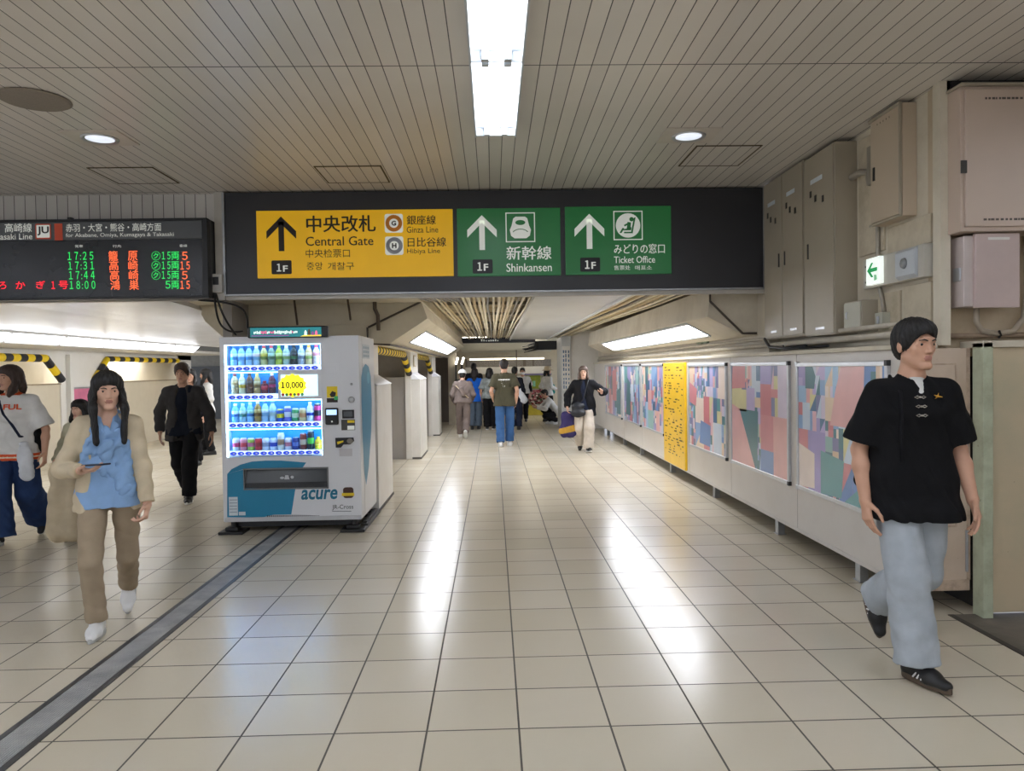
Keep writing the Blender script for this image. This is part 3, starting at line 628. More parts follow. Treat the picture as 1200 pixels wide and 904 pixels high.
# control box and cables between the two signs
jb = thing('junction_box', 'small grey control box with a dark window between the two overhead signs', 'control box', (-2.53, 7.0, 2.4))
x0, x1, z0, z1 = rpx(246, 321, 260.5, 343, 6.95)
obj('case', MB().box(x0, x1, 6.94, 7.01, z0, z1), mat('box_grey', '#b7b6b0', 0.4, var=0.06), jb, 0.006)
obj('window', MB().box(x0+0.03, x1-0.03, 6.935, 6.95, z0+0.07, z1-0.03), M_black, jb, 0.002)
P = lambda x, y, Y: at_y(250-250+x/4.444+230, 330+y/4.446, Y)
for pts, lb in (([P(98, 60, 6.97), P(95, 95, 6.98), P(105, 170, 7.1), P(125, 235, 7.2), P(180, 268, 7.3), P(250, 258, 7.35)], 'thick black cable loop hanging from the control box'),
                ([P(104, 60, 6.96), P(112, 105, 7.0), P(140, 180, 7.1), P(180, 245, 7.2), P(212, 284, 7.28)], 'thin black cable slanting from the control box to the vending machine'),
                ([P(0, 98, 6.98), P(110, 102, 7.02), P(200, 120, 7.1), P(250, 145, 7.15), P(266, 190, 7.2), P(266, 250, 7.25)], 'black cable arching from the departure board over the vending machine')):
    c = one('cable', MB().tube(pts, 0.011, 8), M_black, lb, 'cable', pts[0], smooth=True)
    s = c.modifiers.new('sub', 'SUBSURF'); s.levels = 1; s.render_levels = 2
# ================================================================== VENDING MACHINE
VX0, VX1, VY0, VY1, VZ0, VZ1 = -2.56, -1.262, 7.05, 7.93, 0.12, 1.855
def c7(x0, y0, x1, y1, Y=VY0): return rpx(240+x0/3.35, 370+y0/3.348, 240+x1/3.35, 370+y1/3.348, Y)
M_vw = mat('vending_white', '#dfe0e2', 0.3, var=0.03, scale=2, coat=0.2)
M_vg = mat('vending_edge_grey', '#c3c4c6', 0.35, var=0.04)
M_teal = mat('vending_teal', '#1782a8', 0.35, var=0.05, scale=2)
M_blue = mat('display_blue', '#2f9ae0', 0.45, var=0.1, scale=4)
M_disp_light = mat('display_led', '#ffffff', 0.5, var=0, emit='#a8d6ff', es=5.0)
vm = thing('vending_machine', 'white and teal drinks vending machine with a bright blue display window', 'vending machine', ((VX0+VX1)/2, (VY0+VY1)/2, 0))
win = c7(80, 113, 458, 553)           # display window opening
dl = c7(157, 603, 481, 676)           # delivery slot
WX0, WX1, WZ0, WZ1 = win; DX0, DX1, DZ0, DZ1 = dl; F0 = VY0; IN = VY0+0.16
bd_ = MB()
bd_.box(VX0, WX0, F0, IN, WZ0, VZ1).box(WX1, VX1, F0, IN, WZ0, VZ1).box(WX0, WX1, F0, IN, WZ1, VZ1)
bd_.box(VX0, VX1, F0, IN, DZ1, WZ0).box(VX0, DX0, F0, IN, VZ0, DZ1).box(DX1, VX1, F0, IN, VZ0, DZ1).box(DX0, DX1, F0, IN, VZ0, DZ0)
bd_.box(VX0, VX1, IN, VY1, VZ0, VZ1)
obj('body', bd_, M_vw, vm)
obj('door_seam', MB().box(VX1-0.001, VX1+0.002, F0+0.165, F0+0.172, VZ0+0.02, VZ1).box(VX0-0.002, VX0+0.001, F0+0.165, F0+0.172, VZ0+0.02, VZ1).box(VX0, VX1, F0+0.165, F0+0.172, VZ1, VZ1+0.002), M_vg, vm)
obj('kick_rail', MB().box(VX0+0.01, VX1-0.005, F0-0.012, F0+0.02, VZ0-0.005, VZ0+0.035), M_vg, vm, 0.004)
# window recess
obj('back_panel', MB().box(WX0, WX1, IN-0.012, IN-0.004, WZ0, WZ1), M_blue, vm)
obj('side_lights', MB().box(WX0, WX0+0.007, F0+0.02, F0+0.045, WZ0, WZ1).box(WX1-0.007, WX1, F0+0.02, F0+0.045, WZ0, WZ1), M_disp_light, vm)
rowsY = [(113, 196, 208), (222, 308, 320), (333, 420, 430), (447, 532, 541)]
rail_z = []
zt = lambda cy: c7(200, cy, 210, cy+0.01)[3]
for i, (ct, cb, cbut) in enumerate(rowsY):
    zb = zt(cb); x1 = WX1 if i != 1 else c7(280, 0, 281, 1)[1]
    rail_z.append(zb)
    r_ = obj('shelf', MB().box(WX0+0.004, x1-0.004, F0+0.012, IN-0.012, zb-0.012, zb), mat('shelf_pale_blue', '#a9d4f2', 0.4, var=0.04), vm)
    obj('price_rail', MB().box(WX0+0.004, x1-0.004, F0+0.004, F0+0.016, zt(cbut+8), zb+0.004), mat('rail_white', '#eef4fb', 0.35, var=0.02, emit='#d8ecff', es=0.35), r_, 0.002)
    obj('shelf_lamp', MB().box(WX0+0.014, x1-0.014, F0+0.03, F0+0.06, zt(ct)-0.006, zt(ct)), M_disp_light, r_)
M_btn = mat('button_blue', '#2347c8', 0.25, var=0.05, emit='#2446d8', es=0.35); M_btnw = mat('button_shine', '#e8f0ff', 0.3, var=0)
slots = [100+29.7*k for k in range(12)]
def cxw(c): return at_y(240+c/3.35, 470, VY0)[0]
for i, (ct, cb, cbut) in enumerate(rowsY):
    for k, c in enumerate(slots):
        if i == 1 and k > 5: continue
        x, z = cxw(c+7), zt(cbut)
        b = MB().lathe((x, F0+0.004, z), [(0.031, 0), (0.031, -0.004), (0.024, -0.008)], 16, 'y')
        b.v = [(p[0], p[1], z+(p[2]-z)*0.55) for p in b.v]
        b.box(x-0.002, x+0.016, F0-0.006, F0, z-0.006, z+0.006, 1)
        obj('selection_button', b, [M_btn, M_btnw], vm)
# screen in the second row
sx = c7(298, 232, 443, 316)
obj('divider', MB().box(c7(281, 0, 282, 1)[0], WX1, F0+0.004, IN-0.012, zt(330), zt(214)), M_vw, vm, 0.003)
scr = obj('screen', MB().box(sx[0], sx[1], F0-0.002, F0+0.004, sx[2], sx[3]), mat('vending_screen', '#cfeaf6', 0.3, var=0.05, emit='#bfe6f4', es=0.55), vm, 0.002)
b = MB(); cx, cz = (sx[0]*0.68+sx[1]*0.32), (sx[2]+sx[3])/2
st = [(cx+(0.135 if k % 2 else 0.12)*math.cos(math.pi*k/14), cz+(0.112 if k % 2 else 0.098)*math.sin(math.pi*k/14)) for k in range(28)]
flat(b, st, F0-0.0035); put_text(b, '１', cx-0.105, cx-0.072, cz-0.025, cz+0.035, F0-0.005, mi=1, thick=0.07); put_text(b, '0,000', cx-0.062, cx+0.1, cz-0.035, cz+0.035, F0-0.005, 0.02, mi=1)
for k in range(6): flat(b, disc(cx-0.09+0.036*k, cz-0.085, 0.014), F0-0.0045, 2+k % 2)
obj('burst', b, [mat('burst_yellow', '#f4ea24', 0.4, var=0, emit='#f4ea24', es=0.5), M_ink, mat('burst_red', '#d8434a', 0.4), mat('burst_green', '#3fa45c', 0.4)], scr)
# glass in front of the display
gl = bpy.data.materials.new('window_glass'); gl.use_nodes = True; nt = gl.node_tree; nt.nodes.remove(nt.nodes['Principled BSDF'])
tr, gs, mx = nn(nt, 'ShaderNodeBsdfTransparent'), nn(nt, 'ShaderNodeBsdfGlossy'), nn(nt, 'ShaderNodeMixShader'); fr = nn(nt, 'ShaderNodeFresnel')
fr.inputs[0].default_value = 1.3; gs.inputs['Roughness'].default_value = 0.03; tr.inputs[0].default_value = (0.95, 0.98, 1, 1)
nt.links.new(fr.outputs[0], mx.inputs[0]); nt.links.new(tr.outputs[0], mx.inputs[1]); nt.links.new(gs.outputs[0], mx.inputs[2]); nt.links.new(mx.outputs[0], nt.nodes['Material Output'].inputs[0])
for i, (ct, cb, cbut) in enumerate(rowsY):
    x1 = WX1 if i != 1 else c7(280, 0, 281, 1)[1]
    obj('window_glass', MB().box(WX0+0.002, x1-0.002, F0+0.006, F0+0.009, rail_z[i]+0.006, zt(ct)), gl, vm)
# delivery slot
ds_ = obj('delivery_slot', MB().box(DX0, DX1, F0+0.10, IN, DZ0, DZ1).box(DX0-0.012, DX1+0.012, F0-0.012, F0+0.02, DZ1, DZ1+0.014).box(DX0-0.012, DX1+0.012, F0-0.012, F0+0.02, DZ0-0.014, DZ0).box(DX0-0.012, DX0, F0-0.012, F0+0.02, DZ0, DZ1).box(DX1, DX1+0.012, F0-0.012, F0+0.02, DZ0, DZ1), mat('slot_grey', '#77797a', 0.4, var=0.06), vm, 0.003)
obj('flap', MB().prism([(F0+0.012, DZ0+0.012), (F0+0.02, DZ0+0.008), (F0+0.055, DZ1-0.006), (F0+0.045, DZ1)], 'x', DX0+0.004, DX1-0.004), mat('smoked_flap', '#4d5154', 0.18, var=0.1, scale=3), ds_, 0.002)
obj('flap_lip', MB().box(DX0+0.004, DX1-0.004, F0+0.0, F0+0.016, DZ0, DZ0+0.05), mat('flap_lip_dark', '#2e3032', 0.25), ds_, 0.002)
b = MB(); fx, fz = (DX0+DX1)/2, (DZ0+DZ1)/2+0.01
flat(b, [(fx-0.02, fz-0.02), (fx+0.03, fz-0.02), (fx+0.02, fz+0.02), (fx-0.01, fz+0.02)], F0+0.008); flat(b, disc(fx-0.04, fz-0.005, 0.02, 0.012), F0+0.008); flat(b, disc(fx+0.055, fz+0.0, 0.016, 0.014), F0+0.008)
obj('flap_mark', b, mat('mark_pale', '#b9bcbd', 0.4), ds_)
# teal graphics
def cp(pts, Y=VY0-0.0012): return [(at_y(240+x/3.35, 370+y/3.348, Y)[0], at_y(240+x/3.35, 370+y/3.348, Y)[2]) for x, y in pts]
def cut_flat(b, poly, Y, mi=0): return flat(b, poly, Y, mi)
b = MB()
up = cp([(88, 622), (105, 603), (140, 585), (185, 573), (240, 569), (300, 569), (398, 577), (381, 601), (158, 601)])
flat(b, up, VY0-0.0012); flat(b, cp([(88, 622), (155, 603), (155, 678), (88, 678)]), VY0-0.0012); flat(b, cp([(88, 678), (356, 678), (338, 792), (88, 792)]), VY0-0.0012)
b2 = cp([(234, 790), (270, 782), (360, 780), (410, 782), (474, 794)], VY0-0.003); flat(b, b2, VY0-0.0024, 1)
obj('teal_graphic', b, [M_teal, M_vg], vm)
b = MB()
for k in range(26): flat(b, cp([(245+8.0*k, 784), (249+8*k, 784), (249+8*k, 791), (245+8*k, 791)]), VY0-0.0036)
obj('vent', b, M_black, vm)
b = MB(); r = c7(378, 682, 521, 722); put_text(b, 'acure', r[0], r[1], r[2], r[3], VY0-0.0016, 0.025, 0.18); obj('brand_lettering', b, mat('brand_teal', '#12728f', 0.4), vm)
b = MB(); r = c7(500, 742, 583, 764); put_text(b, 'JR-Cross', r[0], r[1], r[2], r[3], VY0-0.0016, 0.006)
flat(b, cp([(500, 767), (575, 767), (575, 769), (500, 769)]), VY0-0.0016); obj('operator_lettering', b, mat('ink_grey_green', '#3f4b46', 0.5), vm)
b = MB(); flat(b, rrect(c7(543, 674, 584, 716), 0.25), VY0-0.0016); flat(b, R2(c7(538, 696, 587, 708)), VY0-0.0024, 1); obj('round_sticker', b, [mat('sticker_brown', '#4a2b22', 0.5, var=0.1), mat('sticker_yellow', '#e6c51e', 0.4)], vm)
b = MB(); flat(b, R2(c7(95, 712, 130, 785))); b.v = [(p[0], VY0-0.0026, p[2]) for p in b.v]; flat(b, R2(c7(134, 770, 160, 784)), VY0-0.0026)
for k in range(5): flat(b, R2(c7(98, 722+12*k, 127, 725+12*k)), VY0-0.0032, 1)
obj('notice_sticker', b, [mat('sticker_pale', '#d4dde2', 0.5), mat('sticker_line', '#8fa2ad', 0.5)], vm)
# right column: card reader, coin slot, stickers
r = c7(478, 190, 524, 230); obj('plate', MB().box(r[0], r[1], F0-0.003, F0, r[2], r[3]).box(r[0]+0.012, r[1]-0.012, F0-0.005, F0, r[2]+0.012, r[3]-0.012), M_vw, vm, 0.002)
b = MB(); flat(b, R2(c7(479, 278, 521, 322)), F0-0.0014); flat(b, cp([(490, 310), (500, 296), (515, 302), (512, 320), (496, 320)]), F0-0.0022, 1); flat(b, R2(c7(479, 324, 522, 341)), F0-0.0014, 1); flat(b, R2(c7(508, 316, 523, 331)), F0-0.0026, 2)
obj('charge_sticker', b, [mat('sticker_yellow2', '#ecd01a', 0.4, var=0.05), M_ink, mat('sticker_green', '#38b868', 0.4)], vm)
r = c7(474, 362, 526, 428); rd = obj('card_reader', MB().box(r[0], r[1], F0-0.03, F0, r[2], r[3]), M_black, vm, 0.012)
r = c7(480, 369, 520, 389); obj('reader_screen', MB().box(r[0], r[1], F0-0.032, F0-0.02, r[2], r[3]), mat('reader_glow', '#a8cdf0', 0.3, var=0, emit='#9cc8f4', es=0.7), rd, 0.002)
b = MB(); q = c7(498, 410, 506, 420); flat(b, disc((q[0]+q[1])/2, (q[2]+q[3])/2, 0.008), F0-0.0315); obj('reader_mark', b, M_sw, rd)
r = c7(540, 370, 587, 404); co = obj('coin_panel', MB().box(r[0], r[1], F0-0.012, F0, r[2], r[3]), M_black, vm, 0.004)
r = c7(546, 376, 580, 396); obj('coin_plate', MB().box(r[0], r[1], F0-0.016, F0, r[2], r[3]), mat('plate_dark', '#5a5d5f', 0.3, 0.5), co, 0.003)
b = MB(); flat(b, R2(c7(536, 408, 590, 450)), F0-0.0014); flat(b, R2(c7(560, 411, 588, 421)), F0-0.0022, 1); flat(b, R2(c7(560, 432, 588, 448)), F0-0.0022, 2)
obj('price_sticker', b, [mat('sticker_dark', '#4a4844', 0.5, var=0.1), MATS['sticker_yellow2'], M_sw], vm)
r = c7(513, 478, 586, 518); bp = MB(); flat(bp, cp([(513, 480), (584, 478), (587, 492), (572, 505), (545, 506), (535, 518), (515, 518)]), F0-0.0016)
bn = obj('bill_panel', MB().prism(cp([(513, 480), (584, 478), (587, 492), (572, 505), (545, 506), (535, 518), (515, 518)]), 'y', F0-0.012, F0), M_black, vm, 0.002)
b = MB(); flat(b, cp([(520, 495), (545, 490), (545, 496), (522, 506)]), F0-0.0135); flat(b, [(p[0], p[1]) for p in disc(*[(lambda q: ((q[0]+q[1])/2, (q[2]+q[3])/2))(c7(560, 482, 582, 502))][0], 0.03, 0.024)], F0-0.0135, 1); obj('bill_mark', b, [MATS['sticker_yellow2'], mat('bill_slot', '#7a746c', 0.4)], bn)
r = c7(528, 522, 579, 552); obj('instruction_sticker', flat(MB(), R2(r), F0-0.0014), mat('sticker_grey', '#c9c6c6', 0.5, var=0.04), vm)
r = c7(562, 322, 590, 338); cc = ((r[0]+r[1])/2, F0, (r[2]+r[3])/2)
obj('lock', MB().lathe(cc, [(0.03, 0), (0.03, -0.008), (0.016, -0.012), (0.008, -0.014)], 18, 'y'), M_steel, vm, smooth=True)
r = c7(571, 264, 580, 274); obj('keyhole', MB().lathe(((r[0]+r[1])/2, F0, (r[2]+r[3])/2), [(0.012, 0), (0.010, -0.004), (0.004, -0.005)], 14, 'y'), M_steel, vm, smooth=True)
# right side graphics
def side(pts): return [(at_x(x, y, VX1)[1], at_x(x, y, VX1)[2]) for x, y in pts]
b = MB()
lf = [(7.14, 1.46), (7.24, 1.55), (7.40, 1.59), (7.58, 1.56), (7.70, 1.46), (7.73, 1.2), (7.66, 0.9), (7.46, 0.55), (7.30, 0.40), (7.20, 0.55), (7.15, 0.9), (7.13, 1.2)]
b.add([(VX1+0.0025, p[0], p[1]) for p in lf], [tuple(range(len(lf)))])
b.add([(VX1+0.004, 7.54+0.09*math.cos(a/12*math.pi), 1.45+0.06*math.sin(a/12*math.pi)) for a in range(24)], [tuple(range(24))], 1)
obj('side_graphic', b, [M_teal, mat('teal_pale', '#5aaac4', 0.4)], vm)
b = MB().box(VX1, VX1+0.003, 7.25, 7.65, 1.64, 1.78)
for i in range(3):
    for k in range(3): b.box(VX1+0.003, VX1+0.004, 7.28+0.12*k, 7.37+0.12*k, 1.655+0.04*i, 1.68+0.04*i, 1)
obj('side_sticker', b, [mat('sticker_palegrey', '#c3c9cd', 0.5), mat('sticker_bluegrey', '#93a8b3', 0.5)], vm)
# feet and base
obj('base', MB().box(VX0+0.05, VX1-0.06, VY0+0.08, VY1-0.05, 0.05, VZ0), M_black, vm)
for x in (VX0+0.03, VX1-0.13):
    b = MB().box(x-0.07, x+0.16, VY0-0.05, VY0+0.16, 0.0, 0.028).box(x-0.02, x+0.10, VY0-0.0, VY0+0.1, 0.028, 0.06).lathe((x+0.05, VY0+0.05, 0.05), [(0.03, 0), (0.03, 0.07)], 10)
    obj('foot', b, M_black, vm, 0.006)
    obj('foot', MB().box(x-0.04, x+0.12, VY1-0.2, VY1+0.04, 0.0, 0.028).lathe((x+0.05, VY1-0.08, 0.02), [(0.03, 0), (0.03, 0.1)], 10), M_black, vm, 0.004)
one('anchor_rail', MB().box(VX1-0.05, VX1+0.03, VY0+0.14, VY1+0.06, 0.0, 0.04).box(VX1-0.03, VX1+0.01, VY0+0.2, VY1, 0.04, 0.055), mat('rail_black', '#2a2a29', 0.5, var=0.15), 'black floor rail along the right foot of the vending machine', 'rail', (VX1, 7.5, 0), bevel=0.004)
# advertising strip on top
tb = thing('advertising_display', 'dark teal electronic banner standing on top of the vending machine', 'display', (-2.0, 7.02, VZ1))
bx = c7(172, 47, 487, 101, 7.04); bx = (bx[0], bx[1], VZ1-0.015, bx[3]+0.01)
obj('case', MB().box(bx[0], bx[1], 7.0, 7.048, bx[2], bx[3]), M_black, tb, 0.012)
sc_ = obj('screen', MB().box(bx[0]+0.03, bx[1]-0.06, 6.992, 7.01, bx[2]+0.008, bx[3]-0.012), mat('banner_teal', '#0f5a63', 0.3, var=0.25, scale=6, emit='#0f6b70', es=0.5), tb, 0.002)
b = MB(); random.seed(9); sw = bx[1]-bx[0]-0.09; X = bx[0]+0.03; Z = bx[2]+0.01; shh = bx[3]-bx[2]-0.03
for k in range(30):
    x = X+sw*(0.05+0.62*k/30); zc = Z+shh*(0.55 if k % 3 else 0.5); hh = shh*random.uniform(0.10, 0.2)
    flat(b, [(x, zc-hh), (x+sw*0.016, zc-hh), (x+sw*0.016, zc+hh), (x, zc+hh)], 6.9908, random.choice((0, 0, 1)))
flat(b, [(X+sw*.02, Z+shh*.08), (X+sw*.55, Z+shh*.08), (X+sw*.55, Z+shh*.2), (X+sw*.02, Z+shh*.2)], 6.9908, 2)
flat(b, [(X+sw*.70, Z), (X+sw, Z), (X+sw, Z+shh*.18), (X+sw*.76, Z+shh*.18)], 6.9908, 3)
for k, (p, hh) in enumerate(((.78, .75), (.83, .9), (.88, .6), (.93, .7))):
    flat(b, [(X+sw*(p-.018), Z+shh*.15), (X+sw*(p+.018), Z+shh*.15), (X+sw*(p+.018), Z+shh*hh*.7), (X+sw*(p+.006), Z+shh*hh), (X+sw*(p-.006), Z+shh*hh), (X+sw*(p-.018), Z+shh*hh*.7)], 6.9902, (0, 4, 2, 1)[k])
obj('banner_graphics', b, [mat('ban_white', '#dcefe8', .4, var=0, emit='#dcefe8', es=.4), mat('ban_pink', '#d8618a', .4, var=0, emit='#d8618a', es=.4), mat('ban_purple', '#8a4a8c', .4, var=0, emit='#8a4a8c', es=.3), mat('ban_yellow', '#e8c634', .4, var=0, emit='#e8c634', es=.4), mat('ban_brown', '#7a5a44', .4, var=0)], sc_)
# ------------------------------------------------------------------ drinks in the window
def drink(kind, x, zb, h, body, cap, lab1, lab2, label, name):
    r = 0.033; y = F0+0.085; t = thing(name, label, 'drink', (x, y, zb), 'drinks in the vending machine window')
    mb_, mc_ = mat('drink_'+body[1:], body, 0.25, var=0.04), mat('drink_'+cap[1:], cap, 0.4, var=0.02)
    ml, m2 = mat('drink_'+lab1[1:], lab1, 0.35, var=0.05), mat('drink_'+lab2[1:], lab2, 0.35, var=0.05)
    if kind == 'bottle':
        obj('bottle', MB().lathe((x, y, zb), [(r*.82, 0), (r, .006), (r, h*.28), (r*.95, h*.3), (r, h*.33), (r, h*.62), (r*.92, h*.72), (r*.45, h*.86), (r*.42, h*.9)], 14), mb_, t, smooth=True)
        obj('label', MB().lathe((x, y, zb), [(r*1.02, h*.30), (r*1.02, h*.45), (r*1.02, h*.47), (r*1.02, h*.62)], 14, mis=[0, 1, 1]), [ml, m2], t, smooth=True)
        obj('cap', MB().lathe((x, y, zb), [(r*.5, h*.88), (r*.5, h*.985), (r*.42, h)], 12), mc_, t)
    else:
        obj('can', MB().lathe((x, y, zb), [(r*.8, 0), (r, h*.07), (r, h*.30), (r, h*.62), (r, h*.88), (r*.82, h*.97)], 14, mis=[0, 0, 1, 0, 2]), [ml, m2, mb_], t, smooth=True)
        obj('lid', MB().lathe((x, y, zb), [(r*.84, h*.965), (r*.84, h), (r*.76, h), (r*.74, h*.985)], 14), M_alu, t)
    return t
NUM = ['first', 'second', 'third', 'fourth', 'fifth', 'sixth', 'seventh', 'eighth', 'ninth', 'tenth', 'eleventh', 'twelfth']
ROWN = ['top', 'second', 'third', 'bottom']
cb_ = 'bottle'; cn = 'can'
rows = [
 [(cb_, 1, '#9fd4f5', '#3b6fd0', '#5ab4ee', '#d8f0fc', 'clear water bottle with a blue label'), (cb_, 1, '#9fd4f5', '#3b6fd0', '#6cc0f2', '#e4f5fd', 'clear water bottle with a pale blue label'), (cb_, 1, '#a9daf6', '#4a7cd8', '#4aa8ea', '#cfeafb', 'clear water bottle with a bright blue label'), (cb_, 1, '#b5def6', '#e8e8f0', '#8fd0f4', '#f0dfe4', 'pale blue bottle with a white cap'),
  (cb_, 1, '#d9d48a', '#c23a3a', '#8aa84a', '#d8c24a', 'yellow-green bottle with a red cap'), (cb_, 1, '#8fae9a', '#c8404a', '#5f8f6a', '#b8d8c8', 'green bottle with a red cap'), (cb_, 1, '#c5d84e', '#7fae3a', '#9cc43a', '#e0ec9a', 'lime green tea bottle'), (cb_, 1, '#b9d6c4', '#e4ece8', '#a4c878', '#e6efe6', 'pale tea bottle with a green and white label'),
  (cb_, 1, '#1e2b2a', '#15191c', '#3f8a4e', '#20262a', 'black bottle with a green label'), (cb_, 1, '#c9d8e2', '#d8dde2', '#8aa0b4', '#e8eef2', 'silvery bottle with a grey label'), (cb_, 1, '#e0c78a', '#e8a23a', '#b8cf6a', '#eedcb0', 'orange-capped pale yellow bottle'), (cb_, 1, '#f0dce0', '#d8506a', '#f2e8ea', '#e08a98', 'pink and white bottle')],
 [(cb_, 1, '#cbb48a', '#8a3a34', '#d9c9a0', '#b89a68', 'tan bottle with a dark red cap'), (cb_, 1, '#d9d2a8', '#d8d8d0', '#e8c83a', '#e4e0cc', 'cream bottle with a yellow label'), (cb_, 1, '#6a4630', '#3a2a22', '#8a5a38', '#4a3224', 'dark brown coffee bottle'), (cb_, 1, '#c9ab6a', '#d8b45a', '#8f7a3f', '#d4bf8a', 'golden tea bottle'), (cb_, .62, '#7a2430', '#c02a3a', '#d82a40', '#e04858', 'short red bottle'), (cb_, 1, '#5a1e34', '#e8d0d8', '#d83a78', '#4a2034', 'dark bottle with a pink label')],
 [(cb_, .9, '#7cc0f0', '#e8f2fa', '#3a7fd0', '#d8ecf8', 'blue and white banded bottle'), (cb_, .9, '#9fd0e0', '#c8e4e8', '#4a9a8a', '#c9e2d8', 'pale bottle with a green and blue label'), (cb_, .95, '#8fccf2', '#c8f0e4', '#4a90d8', '#a8e0d0', 'clear blue bottle with a pale cap'), (cb_, 1, '#a8803a', '#d8d0b8', '#8a6428', '#c8a860', 'brown and gold bottle'), (cb_, 1, '#a8d4f0', '#3a68c8', '#90c8ee', '#e0f0fa', 'pale blue bottle with a dark blue cap'), (cb_, 1, '#b8dcec', '#5a88c8', '#c8e4e0', '#a8d0e4', 'frosty pale bottle with a blue cap'),
  (cn, .62, '#d8d43a', '#c8c8c8', '#2f5fc0', '#e0d83a', 'short blue and yellow can'), (cn, .74, '#d8d8f0', '#c8c8c8', '#7f7fd8', '#e8e8f4', 'lilac and white can'), (cn, .64, '#e0ecc8', '#c8c8c8', '#4fae6a', '#dcecc8', 'short green can'), (cn, .64, '#f0e0c0', '#c8c8c8', '#e0c890', '#d89a6a', 'short cream can'), (cb_, .92, '#d8e8f8', '#e8eef8', '#3a58c0', '#e8f0fa', 'slim white bottle with a blue label'), (cn, .84, '#2a2028', '#c8c8c8', '#c83a7a', '#2c2430', 'tall black and pink can')],
 [(cn, .62, '#e8e8e8', '#c8c8c8', '#d8dcd8', '#d84a78', 'white can with a pink emblem'), (cn, .62, '#f0b8c0', '#c8c8c8', '#e88a98', '#d8404a', 'pink and red can'), (cn, .62, '#e0e0a0', '#c8c8c8', '#a8c84a', '#e07a9a', 'lime and pink can'), (cn, .60, '#c83038', '#c8c8c8', '#d02a34', '#a82a30', 'red can'), (cn, .60, '#e8eaf0', '#c8c8c8', '#dfe4ea', '#9aa4b8', 'white and silver can'), (cn, .60, '#c8d8f4', '#c8c8c8', '#dce6f8', '#2a4ac0', 'white can with a blue emblem'),
  (cn, .84, '#d8c8a8', '#c8c8c8', '#e8e0d0', '#b09070', 'tall cream can'), (cn, .60, '#e8d8d8', '#c8c8c8', '#f0e4e4', '#c87a8a', 'white and rose can'), (cn, .60, '#2a3a78', '#c8c8c8', '#243a8a', '#6a86d0', 'dark blue can'), (cn, .80, '#8a3028', '#c8c8c8', '#7a2a24', '#d8c0a8', 'tall brown-red can'), (cn, .92, '#20242a', '#c8c8c8', '#22282c', '#5ac04a', 'tall black can with a green emblem'), (cb_, .62, '#e0c82a', '#e8c020', '#f0dc4a', '#d8a820', 'short yellow bottle')]]
for i, row in enumerate(rows):
    H_ = zt(rowsY[i][0])-rail_z[i]-0.02
    for k, (kd, hf, bc, cc_, l1, l2, ds2) in enumerate(row):
        drink(kd, cxw(slots[k]+7), rail_z[i], H_*hf*1.05, bc, cc_, l1, l2, ds2+', %s from left, %s vending row' % (NUM[k], ROWN[i]), 'drink_bottle' if kd == cb_ else 'drink_can')
# ================================================================== HOARDING AND PICTURE BOARDS
M_ho = worn_mat('hoarding_paint', '#d9d3cb', '#c0b6a8', 0.4, 0.35, 1.5)
M_hp = worn_mat('hoarding_end_paint', '#cdb9a4', '#a08a70', 0.5, 0.4, 2.5, 0.5)
ho = thing('hoarding', 'long off-white boarded wall on short legs carrying the picture boards', 'hoarding', (2.55, 11, 0))
obj('panel', MB().box(2.5, 2.6, 4.42, 18.3, 0.135, 1.6), M_ho, ho, 0.004)
obj('ledge', MB().box(2.47, 2.68, 4.42, 18.3, 1.6, 1.63), M_cream, ho, 0.004)
obj('bottom_rail', MB().box(2.495, 2.5, 4.42, 18.3, 0.135, 0.165), mat('rail_pale', '#cfc9c2', 0.4, var=0.05), ho)
for y in (5.1, 6.58, 8.48, 10.57, 12.75, 14.4, 16.5):
    obj('leg', MB().box(2.52, 2.58, y-0.035, y+0.035, 0, 0.14).box(2.51, 2.59, y-0.05, y+0.05, 0, 0.008), M_steel, ho, 0.003)
e = obj('end_panel', MB().box(2.5, 2.865, 4.405, 4.45, 0.135, 1.6), M_hp, ho, 0.003)
b = MB(); Y = 4.40
for x0, x1, z0, z1 in ((2.505, 2.86, 0.135, 0.20), (2.50, 2.515, 0.2, 1.6), (2.845, 2.865, 0.2, 1.6), (2.55, 2.78, 1.50, 1.51), (2.775, 2.785, 0.52, 1.5), (2.55, 2.78, 0.52, 0.53), (2.785, 2.85, 1.15, 1.155)):
    b.box(x0, x1, Y, 4.406, z0, z1)
obj('door_trim', b, worn_mat('trim_peeling', '#c4ae98', '#6b5844', 0.6, 0.6, 18, 0.8), e)
for z in (.25, .95): obj('hinge', MB().tube([(2.842, 4.398, z), (2.842, 4.398, z+.25)], 0.008, 8), M_steel, e)
for y in (6.07, 7.78, 9.46, 10.78, 12.46, 14.2):
    obj('seam', MB().box(2.4985, 2.501, y-0.003, y+0.003, 0.165, 1.6), mat('seam_grey', '#a8a198', 0.6), ho)
